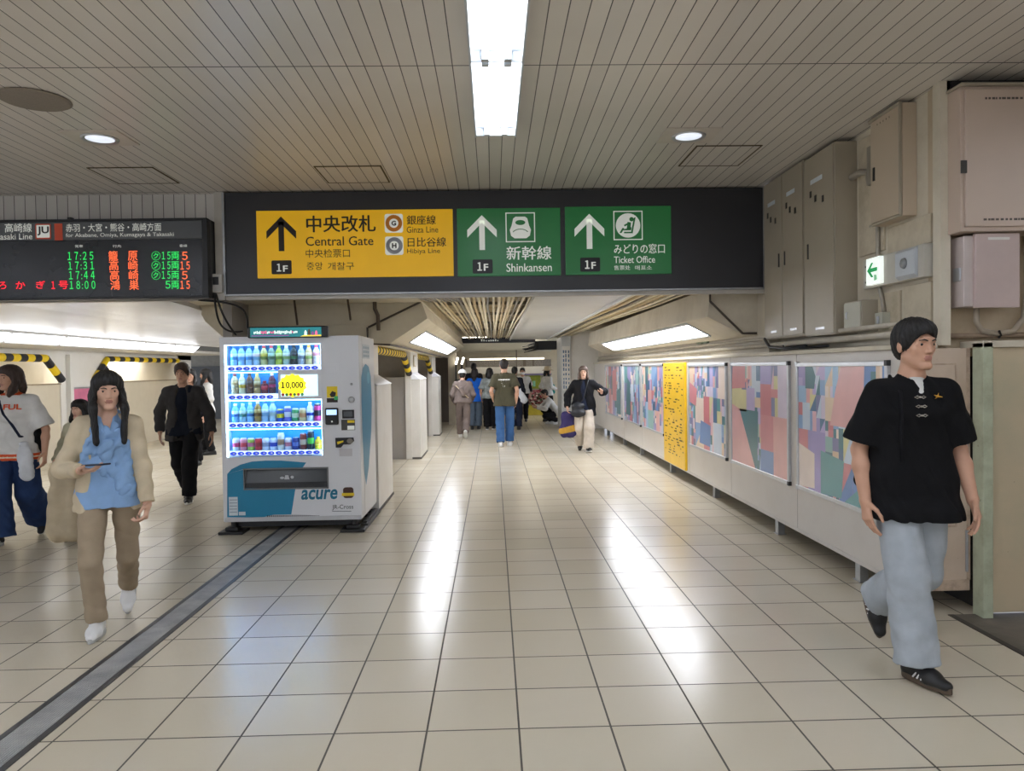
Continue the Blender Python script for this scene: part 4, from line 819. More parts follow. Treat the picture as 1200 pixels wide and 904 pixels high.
# greenish wall panel at the right edge
bp_ = thing('worn_board', 'tall worn greenish-tan wall board at the right edge of the photo', 'board', (3.4, 4.3, 0))
obj('sheet', MB().box(2.92, 4.6, 4.30, 4.36, 0.03, 1.6), worn_mat('old_panel_paint', '#c6b496', '#97a088', 0.55, 0.55, 1.6, 0.6), bp_, 0.004)
obj('post', MB().box(2.865, 2.925, 4.28, 4.38, 0.0, 1.63), worn_mat('post_green', '#b9bfa4', '#7a6a50', 0.55, 0.5, 8, 0.8), bp_, 0.004)
obj('top_rail', MB().box(2.865, 4.6, 4.28, 4.5, 1.6, 1.64), M_cream, bp_, 0.003)
PAL = ['#dd8f94', '#ecb4b0', '#d67f86', '#8fb0d8', '#6c92c8', '#a9cbe8', '#4a8088', '#62a3a6', '#c8b8e0', '#ab9ed0', '#ecd2b4', '#f5e2d4', '#e2d5e6', '#8486b0', '#9cc4c0', '#edc2cc', '#d4e0ee', '#7a80a8', '#e4dca4', '#53789c']
M_pal = [mat('print_'+c[1:], c, 0.3, var=0.06, scale=4, coat=0.5) for c in PAL]
M_cap = mat('corner_black', '#2c2c2e', 0.4)
def treemap(y0, y1, z0, z1, depth, rng, out):
    if depth == 0 or (y1-y0) < 0.045 or (z1-z0) < 0.045 or (depth < 5 and rng.random() < 0.24):
        out.append((y0, y1, z0, z1)); return
    t = rng.uniform(0.3, 0.7)
    if (y1-y0)*rng.uniform(0.7, 1.3) > (z1-z0)*0.75:
        m_ = y0+(y1-y0)*t; treemap(y0, m_, z0, z1, depth-1, rng, out); treemap(m_, y1, z0, z1, depth-1, rng, out)
    else:
        m_ = z0+(z1-z0)*t; treemap(y0, y1, z0, m_, depth-1, rng, out); treemap(y0, y1, m_, z1, depth-1, rng, out)
def poster(yf, yn, z0, z1, seed, label, extra=()):
    """picture board from Y=yn (near) to yf (far); extra: shapes in (u from far edge, v from bottom), colour index"""
    X = 2.485; t = thing('picture_board', label, 'picture', (2.49, (yf+yn)/2, z0), 'abstract picture boards on the hoarding')
    rng = random.Random(seed); out = []; treemap(yn+.03, yf-.03, z0+.03, z1-.03, 8, rng, out)
    b = MB()
    for (a, c, p, q) in out:
        ci = rng.randrange(len(PAL)); 
        if rng.random() < 0.13:
            b.quad((X, c, p), (X, a, p), (X, a, q), (X, c, q), ci)
            b.add([(X-.0004, c, p), (X-.0004, a, p), (X-.0004, a, q)], [(0, 1, 2)], rng.randrange(len(PAL)))
        else: b.quad((X, c, p), (X, a, p), (X, a, q), (X, c, q), ci)
    for pts, ci in extra:
        w_, h_ = yf-yn-.06, z1-z0-.06
        b.add([(X-.0008, yf-.03-u*w_, z0+.03+v*h_) for u, v in pts], [tuple(range(len(pts)))], ci)
    obj('print', b, M_pal, t)
    f_ = MB(); w = 0.032
    for a, c, p, q in ((yn, yf, z0, z0+w), (yn, yf, z1-w, z1), (yn, yn+w, z0, z1), (yf-w, yf, z0, z1)): f_.box(2.474, 2.5, a, c, p, q)
    obj('frame', f_, M_alu, t, 0.004)
    for y, z in ((yn, z0), (yn, z1), (yf, z0), (yf, z1)):
        obj('corner_cap', MB().box(2.47, 2.5, y-.006 if y == yn else y-.03, y+.03 if y == yn else y+.006, z-.006 if z == z0 else z-.03, z+.03 if z == z0 else z+.006), M_cap if y == yn else M_alu, t, 0.004)
poster(6.03, 4.62, .50, 1.53, 11, 'abstract patchwork picture board nearest the man in black, with a large pink block', (([(.42, .55), (.78, .55), (.80, 1), (.55, 1), (.48, .8)], 1), ([(.30, .0), (.55, .02), (.58, .30), (.30, .34)], 7), ([(.58, .0), (1, .0), (1, .12), (.8, .18)], 7), ([(.0, .0), (.22, .02), (.22, .30), (.0, .36)], 11), ([(.10, .82), (.22, .82), (.24, .92), (.2, 1), (.1, 1)], 6)))
poster(7.72, 6.19, .50, 1.54, 23, 'abstract patchwork picture board with a dark teal triangle, second nearest', (([(.16, .56), (.52, .56), (.50, .05), (.46, .0)], 6), ([(.0, .0), (.46, .0), (.16, .56), (.0, .6)], 1), ([(.0, .76), (.28, .78), (.28, 1), (.02, 1)], 0), ([(.16, .54), (.30, .54), (.30, .76), (.16, .76)], 18), ([(.30, .56), (.46, .56), (.46, .78), (.30, .78)], 8)))
poster(9.40, 7.87, .50, 1.54, 37, 'abstract patchwork picture board just right of the yellow board', (([(.0, .55), (.2, .5), (.24, .72), (.0, .8)], 0), ([(.3, .06), (.6, .05), (.62, .3), (.34, .34)], 4)))
poster(12.36, 10.80, .50, 1.55, 41, 'abstract patchwork picture board just left of the yellow board')
poster(14.08, 12.52, .50, 1.56, 59, 'abstract patchwork picture board, second left of the yellow board', (([(.1, .1), (.4, .1), (.4, .7), (.2, .8)], 6),))
poster(16.4, 14.35, .50, 1.56, 73, 'abstract patchwork picture board farthest down the corridor', (([(.45, .3), (.7, .3), (.7, .95), (.45, .9)], 0), ([(.72, .05), (.95, .05), (.95, .6), (.72, .5)], 6)))
yb = thing('yellow_board', 'tall yellow information board among the abstract pictures', 'board', (2.48, 10.1, .15))
obj('board', MB().box(2.47, 2.5, 9.56, 10.75, .155, 1.565), mat('board_yellow', '#f6c60f', 0.4, var=0.04, coat=0.3), yb, 0.004)
b = MB(); rng = random.Random(5); X = 2.4685
for row in range(34):
    z = 1.49-0.036*row
    if row in (2, 5): continue
    y = 10.66
    while y > 9.66:
        L = rng.uniform(0.03, 0.16)
        if rng.random() < (0.75 if row < 8 else 0.5): b.quad((X, y, z), (X, max(9.64, y-L), z), (X, max(9.64, y-L), z+rng.choice((.010, .016, .022))), (X, y, z+.014))
        y -= L+rng.uniform(.02, .2)
obj('print_marks', b, mat('board_ink', '#5a4a14', 0.5), yb)
# pipes on the ledge above the hoarding
for x, z, r, lb in ((2.585, 1.70, 0.022, 'lower pale pipe running along the ledge above the picture boards'), (2.595, 1.765, 0.016, 'upper thin pipe running along the ledge above the picture boards')):
    one('ledge_pipe', MB().tube([(x, 4.55, z), (x, 10, z), (x, 18.2, z)], r, 10), mat('pipe_pale', '#bdb4a3', 0.5, var=0.1), lb, 'pipe', (x, 4.55, z), smooth=True)
one('cable_bundle', MB().tube([(2.56, 6.95, 1.76), (2.55, 6.8, 1.68), (2.55, 6.5, 1.66), (2.55, 6.0, 1.665)], 0.014, 8).tube([(2.56, 6.5, 1.68), (2.55, 6.45, 1.65), (2.55, 5.6, 1.655)], 0.010, 8), M_black, 'black cables drooping below the tall grey cabinets', 'cable', (2.56, 6.95, 1.76), smooth=True)
one('green_fitting', MB().box(2.585, 2.62, 9.2, 9.35, 1.79, 1.83).box(2.585, 2.62, 8.95, 9.1, 1.79, 1.83).tube([(2.59, 8.9, 1.81), (2.59, 9.4, 1.81)], 0.012, 8), mat('fitting_green', '#7a8a70', 0.6, var=0.2), 'small grey-green pipe fitting above the yellow board', 'fitting', (2.6, 9.1, 1.79), bevel=0.004)
# ================================================================== CABINETS ON THE UPPER WALL
M_cb = mat('cabinet_beige', '#a89e8b', 0.4, var=0.06, scale=2)
M_cb2 = mat('cabinet_beige_warm', '#c2b19a', 0.4, var=0.05, scale=2)
M_cb3 = mat('cabinet_rose_grey', '#c9b5a4', 0.38, var=0.05, scale=2)
M_hd = mat('handle_dark', '#3b3835', 0.4, 0.3)
def tallcab(y0, y1, z0, z1, doors, label):
    t = thing('electrical_cabinet', label, 'cabinet', (2.64, (y0+y1)/2, z0), 'tall grey cabinets beside the direction sign')
    obj('body', MB().box(2.562, 2.73, y0, y1, z0, z1), M_cb, t, 0.003)
    w = (y1-y0)/doors
    for k in range(doors):
        a = y0+w*k
        d = obj('door', MB().box(2.548, 2.562, a+0.008, a+w-0.008, z0+0.01, z1-0.01), M_cb, t, 0.003)
        hy = a+w*0.85 if k == 0 else a+w*0.15
        obj('handle', MB().box(2.54, 2.55, hy-0.008, hy+0.008, z0+0.62, z0+0.74), M_hd, d, 0.002)
        obj('label_plate', MB().box(2.546, 2.55, a+w*.3, a+w*.6, z0+0.045, z0+0.065), M_alu, d)
        for yy, zz in ((.3, 1.02), (.55, 1.05), (.72, 1.10)):
            obj('tag', MB().box(2.545, 2.55, a+w*yy, a+w*yy+0.03, z0+zz, z0+zz+0.05), M_hd, d)
        obj('notice', MB().box(2.546, 2.55, a+w*.35, a+w*.75, z0+1.20, z0+1.235), MATS['sticker_pale'], d)
    return t
tallcab(6.05, 6.92, 1.76, 3.19, 2, 'tall grey double-door cabinet right next to the direction sign')
tallcab(5.50, 6.02, 1.74, 3.17, 1, 'tall grey single-door cabinet beside the wall pipes')
mc = thing('wall_cabinet', 'beige wall cabinet above the green exit sign', 'cabinet', (2.67, 4.9, 2.46))
obj('body', MB().box(2.635, 2.73, 4.72, 5.10, 2.46, 3.18), M_cb2, mc, 0.003)
d = obj('door', MB().box(2.62, 2.635, 4.73, 5.09, 2.475, 3.165), M_cb2, mc, 0.004)
obj('rim', MB().box(2.612, 2.63, 4.715, 5.105, 3.165, 3.185).box(2.614, 2.63, 4.715, 4.73, 2.46, 3.17).box(2.614, 2.63, 4.715, 5.105, 2.455, 2.47), M_cb, mc, 0.002)
obj('handle', MB().box(2.612, 2.622, 5.03, 5.05, 2.76, 2.85), M_hd, d, 0.002)
b = MB(); put_text(b, '・・・・・', 5.0, 4.84, 3.12, 3.135, 2.6185, plane='x'); obj('label_marks', b, M_hd, d)
bc = thing('wall_cabinet', 'large pinkish-beige electrical cabinet at the upper right corner', 'cabinet', (3.1, 4.4, 2.28))
obj('body', MB().box(2.745, 3.62, 4.30, 4.5, 2.28, 3.12), M_cb3, bc, 0.004)
d = obj('door', MB().box(2.765, 3.60, 4.283, 4.30, 2.305, 3.10), M_cb3, bc, 0.004)
h_ = rpx(1126, 188, 1133, 203, 4.28); obj('handle', MB().box(h_[0], h_[1], 4.275, 4.285, h_[2], h_[3]), M_hd, d, 0.002)
b = MB(); rng = random.Random(3)
for z, x0, x1 in ((3.045, 2.88, 3.12), (2.345, 2.87, 3.18)):
    x = x0
    while x < x1: L = rng.uniform(.008, .022); b.box(x, x+L, 4.2815, 4.284, z-.006, z+.006); x += L+rng.uniform(.004, .012)
obj('label_marks', b, mat('ink_grey', '#5f5650', 0.5), d)
obj('top_rim', MB().box(2.735, 3.63, 4.275, 4.5, 3.12, 3.135), M_cb, bc, 0.002)
struct('gap_shade_strip', MB().box(2.74, 6.2, 4.42, 4.5, 3.14, 3.2), M_dark)  # dark strip standing in for the shade above the corner cabinet
sb = thing('wall_box', 'small pale grey box hanging below the large corner cabinet', 'box', (2.97, 4.42, 1.83))
obj('body', MB().box(2.80, 3.12, 4.36, 4.5, 1.845, 2.265), mat('box_lilac_grey', '#c9bcb6', 0.35, var=0.04), sb, 0.006)
obj('cover', MB().box(2.855, 3.125, 4.335, 4.362, 1.835, 2.275), mat('box_cover', '#c6b2ab', 0.33, var=0.04, coat=0.2), sb, 0.006)
obj('latch', MB().box(2.79, 2.80, 4.38, 4.45, 2.0, 2.08), M_alu, sb, 0.003)
obj('label_strip', MB().box(2.93, 3.06, 4.332, 4.336, 2.235, 2.25), M_white, sb)
one('conduit_pipe', MB().tube([(2.93, 4.44, 1.84), (2.93, 4.44, 1.76), (2.96, 4.44, 1.705), (3.05, 4.44, 1.685), (3.16, 4.44, 1.70), (3.23, 4.45, 1.78), (3.26, 4.46, 1.95), (3.26, 4.47, 2.28)], 0.017, 10), mat('flex_grey', '#a89b88', 0.5, var=0.1), 'grey flexible conduit looping below the small wall box', 'pipe', (2.93, 4.44, 1.84), smooth=True)
one('cable_tie', MB().tube([(3.05, 4.41, 1.70), (3.075, 4.43, 1.675), (3.06, 4.43, 1.66)], 0.007, 6), M_black, 'black tie on the looping conduit', 'cable tie', (3.05, 4.41, 1.70))
one('wall_pipe', MB().tube([(2.75, 4.46, 1.675), (3.6, 4.46, 1.675), (4.6, 4.46, 1.675)], 0.016, 8), mat('pipe_rust', '#8a7660', 0.6, var=0.2), 'brown horizontal pipe above the worn wall panel', 'pipe', (2.75, 4.46, 1.675), smooth=True)
# exit sign in its long housing
ex = thing('exit_sign', 'small green arrow exit sign in a long grey wall housing', 'sign', (2.68, 4.8, 2.02))
obj('housing', MB().box(2.655, 2.73, 4.52, 5.27, 2.045, 2.25), mat('exit_housing', '#bdb9ad', 0.35, var=0.05), ex, 0.005)
pn = obj('panel', MB().box(2.625, 2.66, 4.99, 5.17, 2.06, 2.245), mat('exit_white', '#f0f4f0', 0.35, var=0, emit='#f2fbf4', es=0.28), ex, 0.004)
b = MB(); X = 2.6235; yc, zc = 5.085, 2.16
def fx(poly):
    b.add([(X, yc-p[0], zc+p[1]) for p in poly], [tuple(range(len(poly)))])
fx([(-.065, 0), (-.01, -.05), (.018, -.05), (-.03, 0)]); fx([(-.065, 0), (-.03, 0), (.018, .05), (-.01, .05)]); fx([(-.035, -.013), (.07, -.013), (.07, .013), (-.035, .013)])
fx([(.03, -.075), (.045, -.075), (.045, -.035), (.03, -.035)]); fx([(.05, -.075), (.065, -.07), (.06, -.035), (.05, -.04)])
obj('arrow', b, mat('exit_green', '#0f8a4a', 0.4, var=0, emit='#0f8a4a', es=0.3), pn)
lp = obj('lamp_unit', MB().prism([(2.655, 2.05), (2.628, 2.075), (2.628, 2.225), (2.655, 2.245)], 'y', 4.58, 4.80), M_lampw, ex, 0.003)
obj('lens', MB().lathe((2.627, 4.69, 2.15), [(0.035, 0), (0.03, -0.012), (0.01, -0.018)], 18, 'x'), mat('lens_grey', '#8d9092', 0.25, 0.2), lp, smooth=True)
obj('end_screws', MB().lathe((2.655, 5.23, 2.09), [(0.008, 0), (0.006, -0.004)], 8, 'x').lathe((2.655, 5.23, 2.2), [(0.008, 0), (0.006, -0.004)], 8, 'x'), M_hd, ex)
st_ = thing('small_cabinet', 'small grey-green cabinet at the foot of the tall grey cabinets', 'cabinet', (2.66, 5.3, 1.74))
obj('body', MB().box(2.60, 2.73, 5.18, 5.44, 1.745, 1.965), M_cb, st_, 0.004)
obj('door', MB().box(2.59, 2.60, 5.19, 5.43, 1.755, 1.955), mat('cab_greenish', '#b3b2a0', 0.4, var=0.05), st_, 0.004)
obj('handle', MB().tube([(2.585, 5.37, 1.84), (2.578, 5.37, 1.85), (2.578, 5.37, 1.88), (2.585, 5.37, 1.89)], 0.005, 6), M_alu, st_)
sw_ = thing('switch_box', 'tiny switch box at the bottom of the vertical wall conduit', 'switch', (2.69, 5.1, 1.75))
obj('case', MB().box(2.66, 2.72, 5.02, 5.12, 1.755, 1.865), MATS['cab_greenish'], sw_, 0.004)
obj('lever', MB().box(2.65, 2.66, 5.06, 5.08, 1.79, 1.84), M_lampw, sw_, 0.002)
one('wall_conduit', MB().tube([(2.70, 5.07, 1.86), (2.70, 5.09, 1.95), (2.70, 5.13, 2.05), (2.70, 5.15, 2.3), (2.70, 5.15, 3.15)], 0.014, 10), mat('conduit_steel', '#a49d90', 0.45, 0.3, var=0.1), 'grey vertical conduit rising from the switch box behind the exit sign', 'pipe', (2.70, 5.07, 1.86), smooth=True)
one('pipe_elbow', MB().tube([(2.69, 5.52, 2.90), (2.68, 5.36, 2.90), (2.70, 5.28, 2.88), (2.71, 5.27, 2.80)], 0.025, 10).box(2.68, 2.73, 5.17, 5.26, 2.78, 3.05), MATS['conduit_steel'], 'fat grey pipe elbow between the tall cabinets and the beige wall cabinet', 'pipe', (2.7, 5.4, 2.9), smooth=False)
# ================================================================== FAR END
hs = thing('hanging_sign', 'dark hanging sign bar at the far end of the corridor', 'sign', (0.15, 19.6, 2.25))
obj('case', MB().box(-0.86, 1.12, 19.5, 19.7, 2.20, 2.34), mat('sign_charcoal', '#34353c', 0.4, var=0.1), hs, 0.006)
b = MB(); rng = random.Random(8)
for k in range(8): flat(b, R2((-.3+.06*k, -.27+.06*k+rng.uniform(0, .02), 2.24, 2.24+rng.uniform(.02, .06))), 19.4985)
obj('marks', b, M_sw, hs); obj('rod', MB().box(-.7, -.68, 19.58, 19.62, 2.34, 2.44).box(.95, .97, 19.58, 19.62, 2.34, 2.44), M_steel, hs)
nb = thing('notice_board', 'pale pillar panel with narrow blue-grey vertical strips at the corridor end', 'notice board', (1.81, 18.35, 1.0))
obj('panel', MB().box(1.71, 1.91, 18.335, 18.35, 0.95, 2.05), M_white, nb, 0.003)
b = MB(); rng = random.Random(2)
for x in (1.745, 1.80, 1.87):
    for k in range(9): flat(b, R2((x-.014, x+.014, 1.0+.11*k, 1.0+.11*k+rng.uniform(.04, .09))), 18.333)
obj('print_marks', b, mat('notice_blue', '#4f6f8f', 0.5, var=0.2), nb)
ks = thing('shop_counter', 'far shop counter with a yellow base, pale band and grille', 'shop counter', (0.4, 24.5, 0))
obj('base', MB().box(1.0, 1.9, 24.0, 24.6, 0, 0.32), mat('counter_yellow', '#b7a42e', 0.5, var=0.1), ks, 0.01)
obj('counter_body', MB().box(-0.9, 1.0, 24.3, 24.6, 0, 0.9), M_brown, ks, 0.01)
obj('fascia_band', MB().box(-0.9, 1.9, 24.2, 24.5, 1.35, 1.58), M_white, ks, 0.005)
obj('violet_strip', MB().box(0.9, 1.9, 24.19, 24.3, 1.29, 1.345), mat('violet_grey', '#77708c', 0.4, var=0.1), ks)
obj('grille', MB().box(-0.9, 1.9, 24.3, 24.5, 1.58, 1.80), mat('grille_grey', '#86817c', 0.5, var=0.4, scale=30), ks)
obj('grille_post', MB().box(-.9, -.85, 24.27, 24.3, 1.55, 1.85).box(.98, 1.08, 24.27, 24.3, 1.58, 1.8).box(1.3, 1.34, 24.27, 24.3, 1.58, 1.8).box(-.9, 1.9, 24.27, 24.3, 1.555, 1.59), M_brown, ks)
obj('back_panel', MB().box(0.9, 1.9, 24.4, 24.6, 0.3, 1.3), mat('shop_back', '#a8a48c', 0.5, var=0.2, scale=5), ks)
gp = thing('shop_poster', 'olive and green poster on the far shop counter', 'poster', (1.3, 24.38, 0.95))
obj('sheet', MB().box(1.02, 1.55, 24.37, 24.39, 0.85, 1.28), mat('poster_olive', '#8f9a2a', 0.5, var=0.25, scale=8), gp)
obj('figure', MB().box(1.15, 1.27, 24.36, 24.372, 0.9, 1.05).box(1.3, 1.38, 24.36, 24.372, 0.92, 1.1), mat('poster_mint', '#8cc7a4', 0.5, var=0.2), gp)
random.seed(12); fb = MB()
cs = [mat('flower_pink', '#b4646c', .6), mat('flower_white', '#e0cfc4', .6), mat('flower_dark', '#5a2c30', .6), mat('leaf_dark', '#3d4a30', .6), mat('flower_red', '#8f2f34', .6)]
for k in range(230):
    x, y, z = random.uniform(1.0, 1.85), random.uniform(24.02, 24.3), random.uniform(.36, .82)
    r = random.uniform(.025, .045); fb.lathe((x, y, z), [(r*.4, -r*.7), (r, -r*.2), (r*.9, r*.4), (r*.3, r*.8)], 6, mi=random.choice((0, 0, 1, 2, 3, 4)))
tag(one('flower_display', fb, cs, 'bank of pink and white flowers on the yellow shop counter', 'flowers', (1.4, 24.2, .32)), kind='stuff')
ob = MB()
wl_ = thing('wall_lamp', 'pair of slim white lamp tubes on the left jamb of the far end', 'lamp', (-1.0, 20.55, 1.6))
for x in (-1.02, -0.86):
    obj('tube', MB().tube([(x, 20.5, 1.66), (x+.06, 20.45, 1.84)], 0.028, 8), M_far, wl_)
    obj('arm', MB().box(x-.02, x+.02, 20.46, 20.56, 1.2, 1.66), M_black, wl_)
obj('bar', MB().box(-1.05, -.82, 20.53, 20.6, 1.18, 1.24), M_black, wl_)
cb = MB().box(1.2, 1.85, 21.4, 21.9, 2.05, 2.3)
for k in range(12): cb.tube([(.85+random.uniform(0, .2), 21.5, 1.98+.02*k), (1.3, 21.4, 2.05+.02*k), (1.8, 21.5, 2.06+.02*k)], .012, 6)
one('ceiling_unit', cb, M_black, 'dark ceiling unit with cables at the far right end', 'ceiling unit', (1.5, 21.6, 2.05))
# ================================================================== PEOPLE: implicit surfaces polygonised with surface nets
A = lambda *p: np.array(p, float)
def unit(v): v = np.asarray(v, float); return v/max(np.linalg.norm(v), 1e-9)
class SDF:
    def __init__(s, lo, hi, h):
        s.h = h; s.lo = np.asarray(lo, float)-3*h; n = np.ceil((np.asarray(hi)+3*h-s.lo)/h).astype(int)+1
        s.n = n; s.v = np.full(n, 0.2, np.float32)
        s.ax = [(s.lo[i]+h*np.arange(n[i])).astype(np.float32) for i in range(3)]
    def win(s, lo, hi):
        i0 = np.clip(np.floor((np.asarray(lo)-s.lo)/s.h).astype(int), 0, s.n-1); i1 = np.clip(np.ceil((np.asarray(hi)-s.lo)/s.h).astype(int)+1, i0+1, s.n)
        sl = tuple(slice(a, b) for a, b in zip(i0, i1))
        return sl, s.ax[0][sl[0]][:, None, None], s.ax[1][sl[1]][None, :, None], s.ax[2][sl[2]][None, None, :]
    def put(s, sl, d, k, op='u'):
        v = s.v[sl]
        if op == 'u':
            if k > 0: h = np.maximum(k-np.abs(v-d), 0)/k; s.v[sl] = np.minimum(v, d)-h*h*k*0.25
            else: s.v[sl] = np.minimum(v, d)
        else:
            d = -d
            if k > 0: h = np.maximum(k-np.abs(v-d), 0)/k; s.v[sl] = np.maximum(v, d)+h*h*k*0.25
            else: s.v[sl] = np.maximum(v, d)
    def cap(s, a, b, ra, rb=None, k=0.02, sq=None, cut=False, cuta=False, op='u', wob=None):
        a, b = A(*a), A(*b); rb = ra if rb is None else rb; R = max(ra, rb)+k+2*s.h+(0.012 if wob else 0)
        sl, X, Y, Z = s.win(np.minimum(a, b)-R, np.maximum(a, b)+R)
        ba = b-a; L2 = max(ba@ba, 1e-9); px, py, pz = X-a[0], Y-a[1], Z-a[2]
        t0 = (px*ba[0]+py*ba[1]+pz*ba[2])/L2; t = np.clip(t0, 0, 1)
        qx, qy, qz = px-t*ba[0], py-t*ba[1], pz-t*ba[2]
        f = 1.0
        if sq is not None:
            u, f = sq; u = unit(u); g = (qx*u[0]+qy*u[1]+qz*u[2])*(1/f-1); qx, qy, qz = qx+g*u[0], qy+g*u[1], qz+g*u[2]
        d = np.sqrt(qx*qx+qy*qy+qz*qz)-(ra+(rb-ra)*t)
        if f < 1: d = d*(1+f)/2
        if wob:
            amp, fr, ph = wob; L = math.sqrt(L2)
            d = d+amp*np.sin(fr*t0*L+ph+3*np.sin(17*(qx+qy)+ph)+9*qz)*np.clip(1-np.abs(d)/0.05, 0, 1)
        if cut: d = np.maximum(d, (t0-1)*math.sqrt(L2))
        if cuta: d = np.maximum(d, -t0*math.sqrt(L2))
        s.put(sl, d, k, op); return s
    def chain(s, pts, rs, **kw):
        for i in range(len(pts)-1): s.cap(pts[i], pts[i+1], rs[i], rs[i+1], **kw)
        return s
    def ell(s, c, r, R=np.eye(3), k=0.02, op='u', below=None):
        """ellipsoid with semi-axes r along the rows of R"""
        c = A(*c); m = max(r)+k+2*s.h; sl, X, Y, Z = s.win(c-m, c+m)
        p = (X-c[0], Y-c[1], Z-c[2]); q = [sum(R[i][j]*p[j] for j in range(3)) for i in range(3)]
        k0 = np.sqrt(sum((q[i]/r[i])**2 for i in range(3))); k1 = np.sqrt(sum((q[i]/r[i]**2)**2 for i in range(3)))
        d = k0*(k0-1)/np.maximum(k1, 1e-6)
        if below is not None: d = np.maximum(d, below-q[2])
        s.put(sl, d, k, op); return s
    def clip(s, p, n, k=0.0):
        """cut away everything on the side n of the point p"""
        n = unit(n); X, Y, Z = s.ax[0][:, None, None], s.ax[1][None, :, None], s.ax[2][None, None, :]
        s.v = np.maximum(s.v, ((X-p[0])*n[0]+(Y-p[1])*n[1]+(Z-p[2])*n[2]).astype(np.float32)); return s
    def wave(s, amp, fr, seed, z0=-9, z1=9):
        """cloth folds: warped sines displace the surface"""
        rg = np.random.RandomState(seed); X, Y, Z = s.ax[0][:, None, None], s.ax[1][None, :, None], s.ax[2][None, None, :]
        tot = 0
        for i in range(3):
            d1, d2 = rg.randn(3), rg.randn(3); d1 = unit(d1*A(1, 1, .75)); d2 = unit(d2); ph = rg.rand()*6
            f = fr*(1+0.7*i)
            arg = f*(d1[0]*X+d1[1]*Y+d1[2]*Z)+2.2*np.sin(0.55*f*(d2[0]*X+d2[1]*Y+d2[2]*Z)+ph)+ph
            tot = tot+(0.75-1.9*np.abs(np.sin(arg*.5)) if i else np.sin(arg))*(0.8 if i else 0.6)
        m = np.clip(1-np.abs(s.v)/0.04, 0, 1)
        s.v = (s.v+amp*tot*m).astype(np.float32); return s
    def march(s, p, d, far=0.6):
        """first surface point met from p along d"""
        p, d = A(*p), unit(d)
        for t in np.arange(0, far, s.h*.4):
            q = p+d*t; i = np.round((q-s.lo)/s.h).astype(int)
            if (i >= 0).all() and (i < s.n).all() and s.v[tuple(i)] < 0: return q
        return p+d*far
    def mesh(s):
        v = s.v.copy()
        for i in range(3):
            for e in (0, -1): ix = [slice(None)]*3; ix[i] = e; v[tuple(ix)] = 0.2
        ins = v < 0
        c = np.zeros(s.n-1, np.uint8)
        off = [(i, j, k) for i in (0, 1) for j in (0, 1) for k in (0, 1)]
        sl = lambda o: tuple(slice(q, (-1 if q == 0 else None)) for q in o)
        for o in off: c += ins[sl(o)]
        act = (c > 0) & (c < 8); idx = np.argwhere(act)
        if len(idx) == 0: return np.zeros((0, 3)), np.zeros((0, 4), int)
        vals = np.stack([v[idx[:, 0]+o[0], idx[:, 1]+o[1], idx[:, 2]+o[2]] for o in off], 1)
        acc = np.zeros((len(idx), 3)); cnt = np.zeros(len(idx))
        for p in range(8):
            for q in range(p+1, 8):
                df = [off[q][i]-off[p][i] for i in range(3)]
                if sum(map(abs, df)) != 1: continue
                a, b = vals[:, p], vals[:, q]; m = (a < 0) != (b < 0)
                t = np.where(m, a/np.where(m, a-b, 1), 0)
                acc += m[:, None]*(np.array(off[p])+t[:, None]*np.array(df)); cnt += m
        V = s.lo+s.h*(idx+acc/cnt[:, None])
        ID = np.full(s.n-1, -1, np.int32); ID[act] = np.arange(len(idx)); F = []
        for ax in range(3):
            o1, o2 = (ax+1) % 3, (ax+2) % 3
            s0 = [slice(None)]*3; s1 = [slice(None)]*3; s0[ax] = slice(0, -1); s1[ax] = slice(1, None)
            dif = ins[tuple(s0)] != ins[tuple(s1)]
            e = np.argwhere(dif); e = e[(e[:, o1] > 0) & (e[:, o2] > 0) & (e[:, o1] < s.n[o1]-1) & (e[:, o2] < s.n[o2]-1)]
            up = ins[e[:, 0], e[:, 1], e[:, 2]]
            g = []
            for d1, d2 in ((-1, -1), (0, -1), (0, 0), (-1, 0)):
                q = e.copy(); q[:, o1] += d1; q[:, o2] += d2; g.append(ID[q[:, 0], q[:, 1], q[:, 2]])
            g = np.stack(g, 1); g[~up] = g[~up][:, ::-1]; F.append(g)
        return V, np.concatenate(F)
def sdf_obj(name, s, m, parent, slot=None, label=None):
    V, F = s.mesh(); off = np.array(wl(parent)) if parent else np.zeros(3)
    # two rounds of gentle smoothing remove the grid steps
    me = bpy.data.meshes.new(name); n, f = len(V), len(F)
    if n:
        for lam in (0.5, -0.52):
            acc = np.zeros_like(V); cnt = np.zeros(n)
            for a in range(4):
                b = (a+1) % 4
                np.add.at(acc, F[:, a], V[F[:, b]]); np.add.at(cnt, F[:, a], 1)
                np.add.at(acc, F[:, b], V[F[:, a]]); np.add.at(cnt, F[:, b], 1)
            V = V+lam*(acc/np.maximum(cnt, 1)[:, None]-V)
    me.vertices.add(n); me.vertices.foreach_set('co', (V-off).astype(np.float32).ravel())
    me.loops.add(4*f); me.loops.foreach_set('vertex_index', F.astype(np.int32).ravel())
    me.polygons.add(f); me.polygons.foreach_set('loop_start', np.arange(0, 4*f, 4, dtype=np.int32)); me.polygons.foreach_set('loop_total', np.full(f, 4, np.int32))
    ms = m if isinstance(m, (list, tuple)) else [m]
    for q in ms: me.materials.append(q)
    me.polygons.foreach_set('use_smooth', np.ones(f, bool))
    if slot is not None and n: me.polygons.foreach_set('material_index', slot(V[F].mean(1)).astype(np.int32))
    me.update(calc_edges=True); me.validate()
    o = link(bpy.data.objects.new(name, me))
    if parent: o.parent = parent
    if label: o['label'] = label
    return o
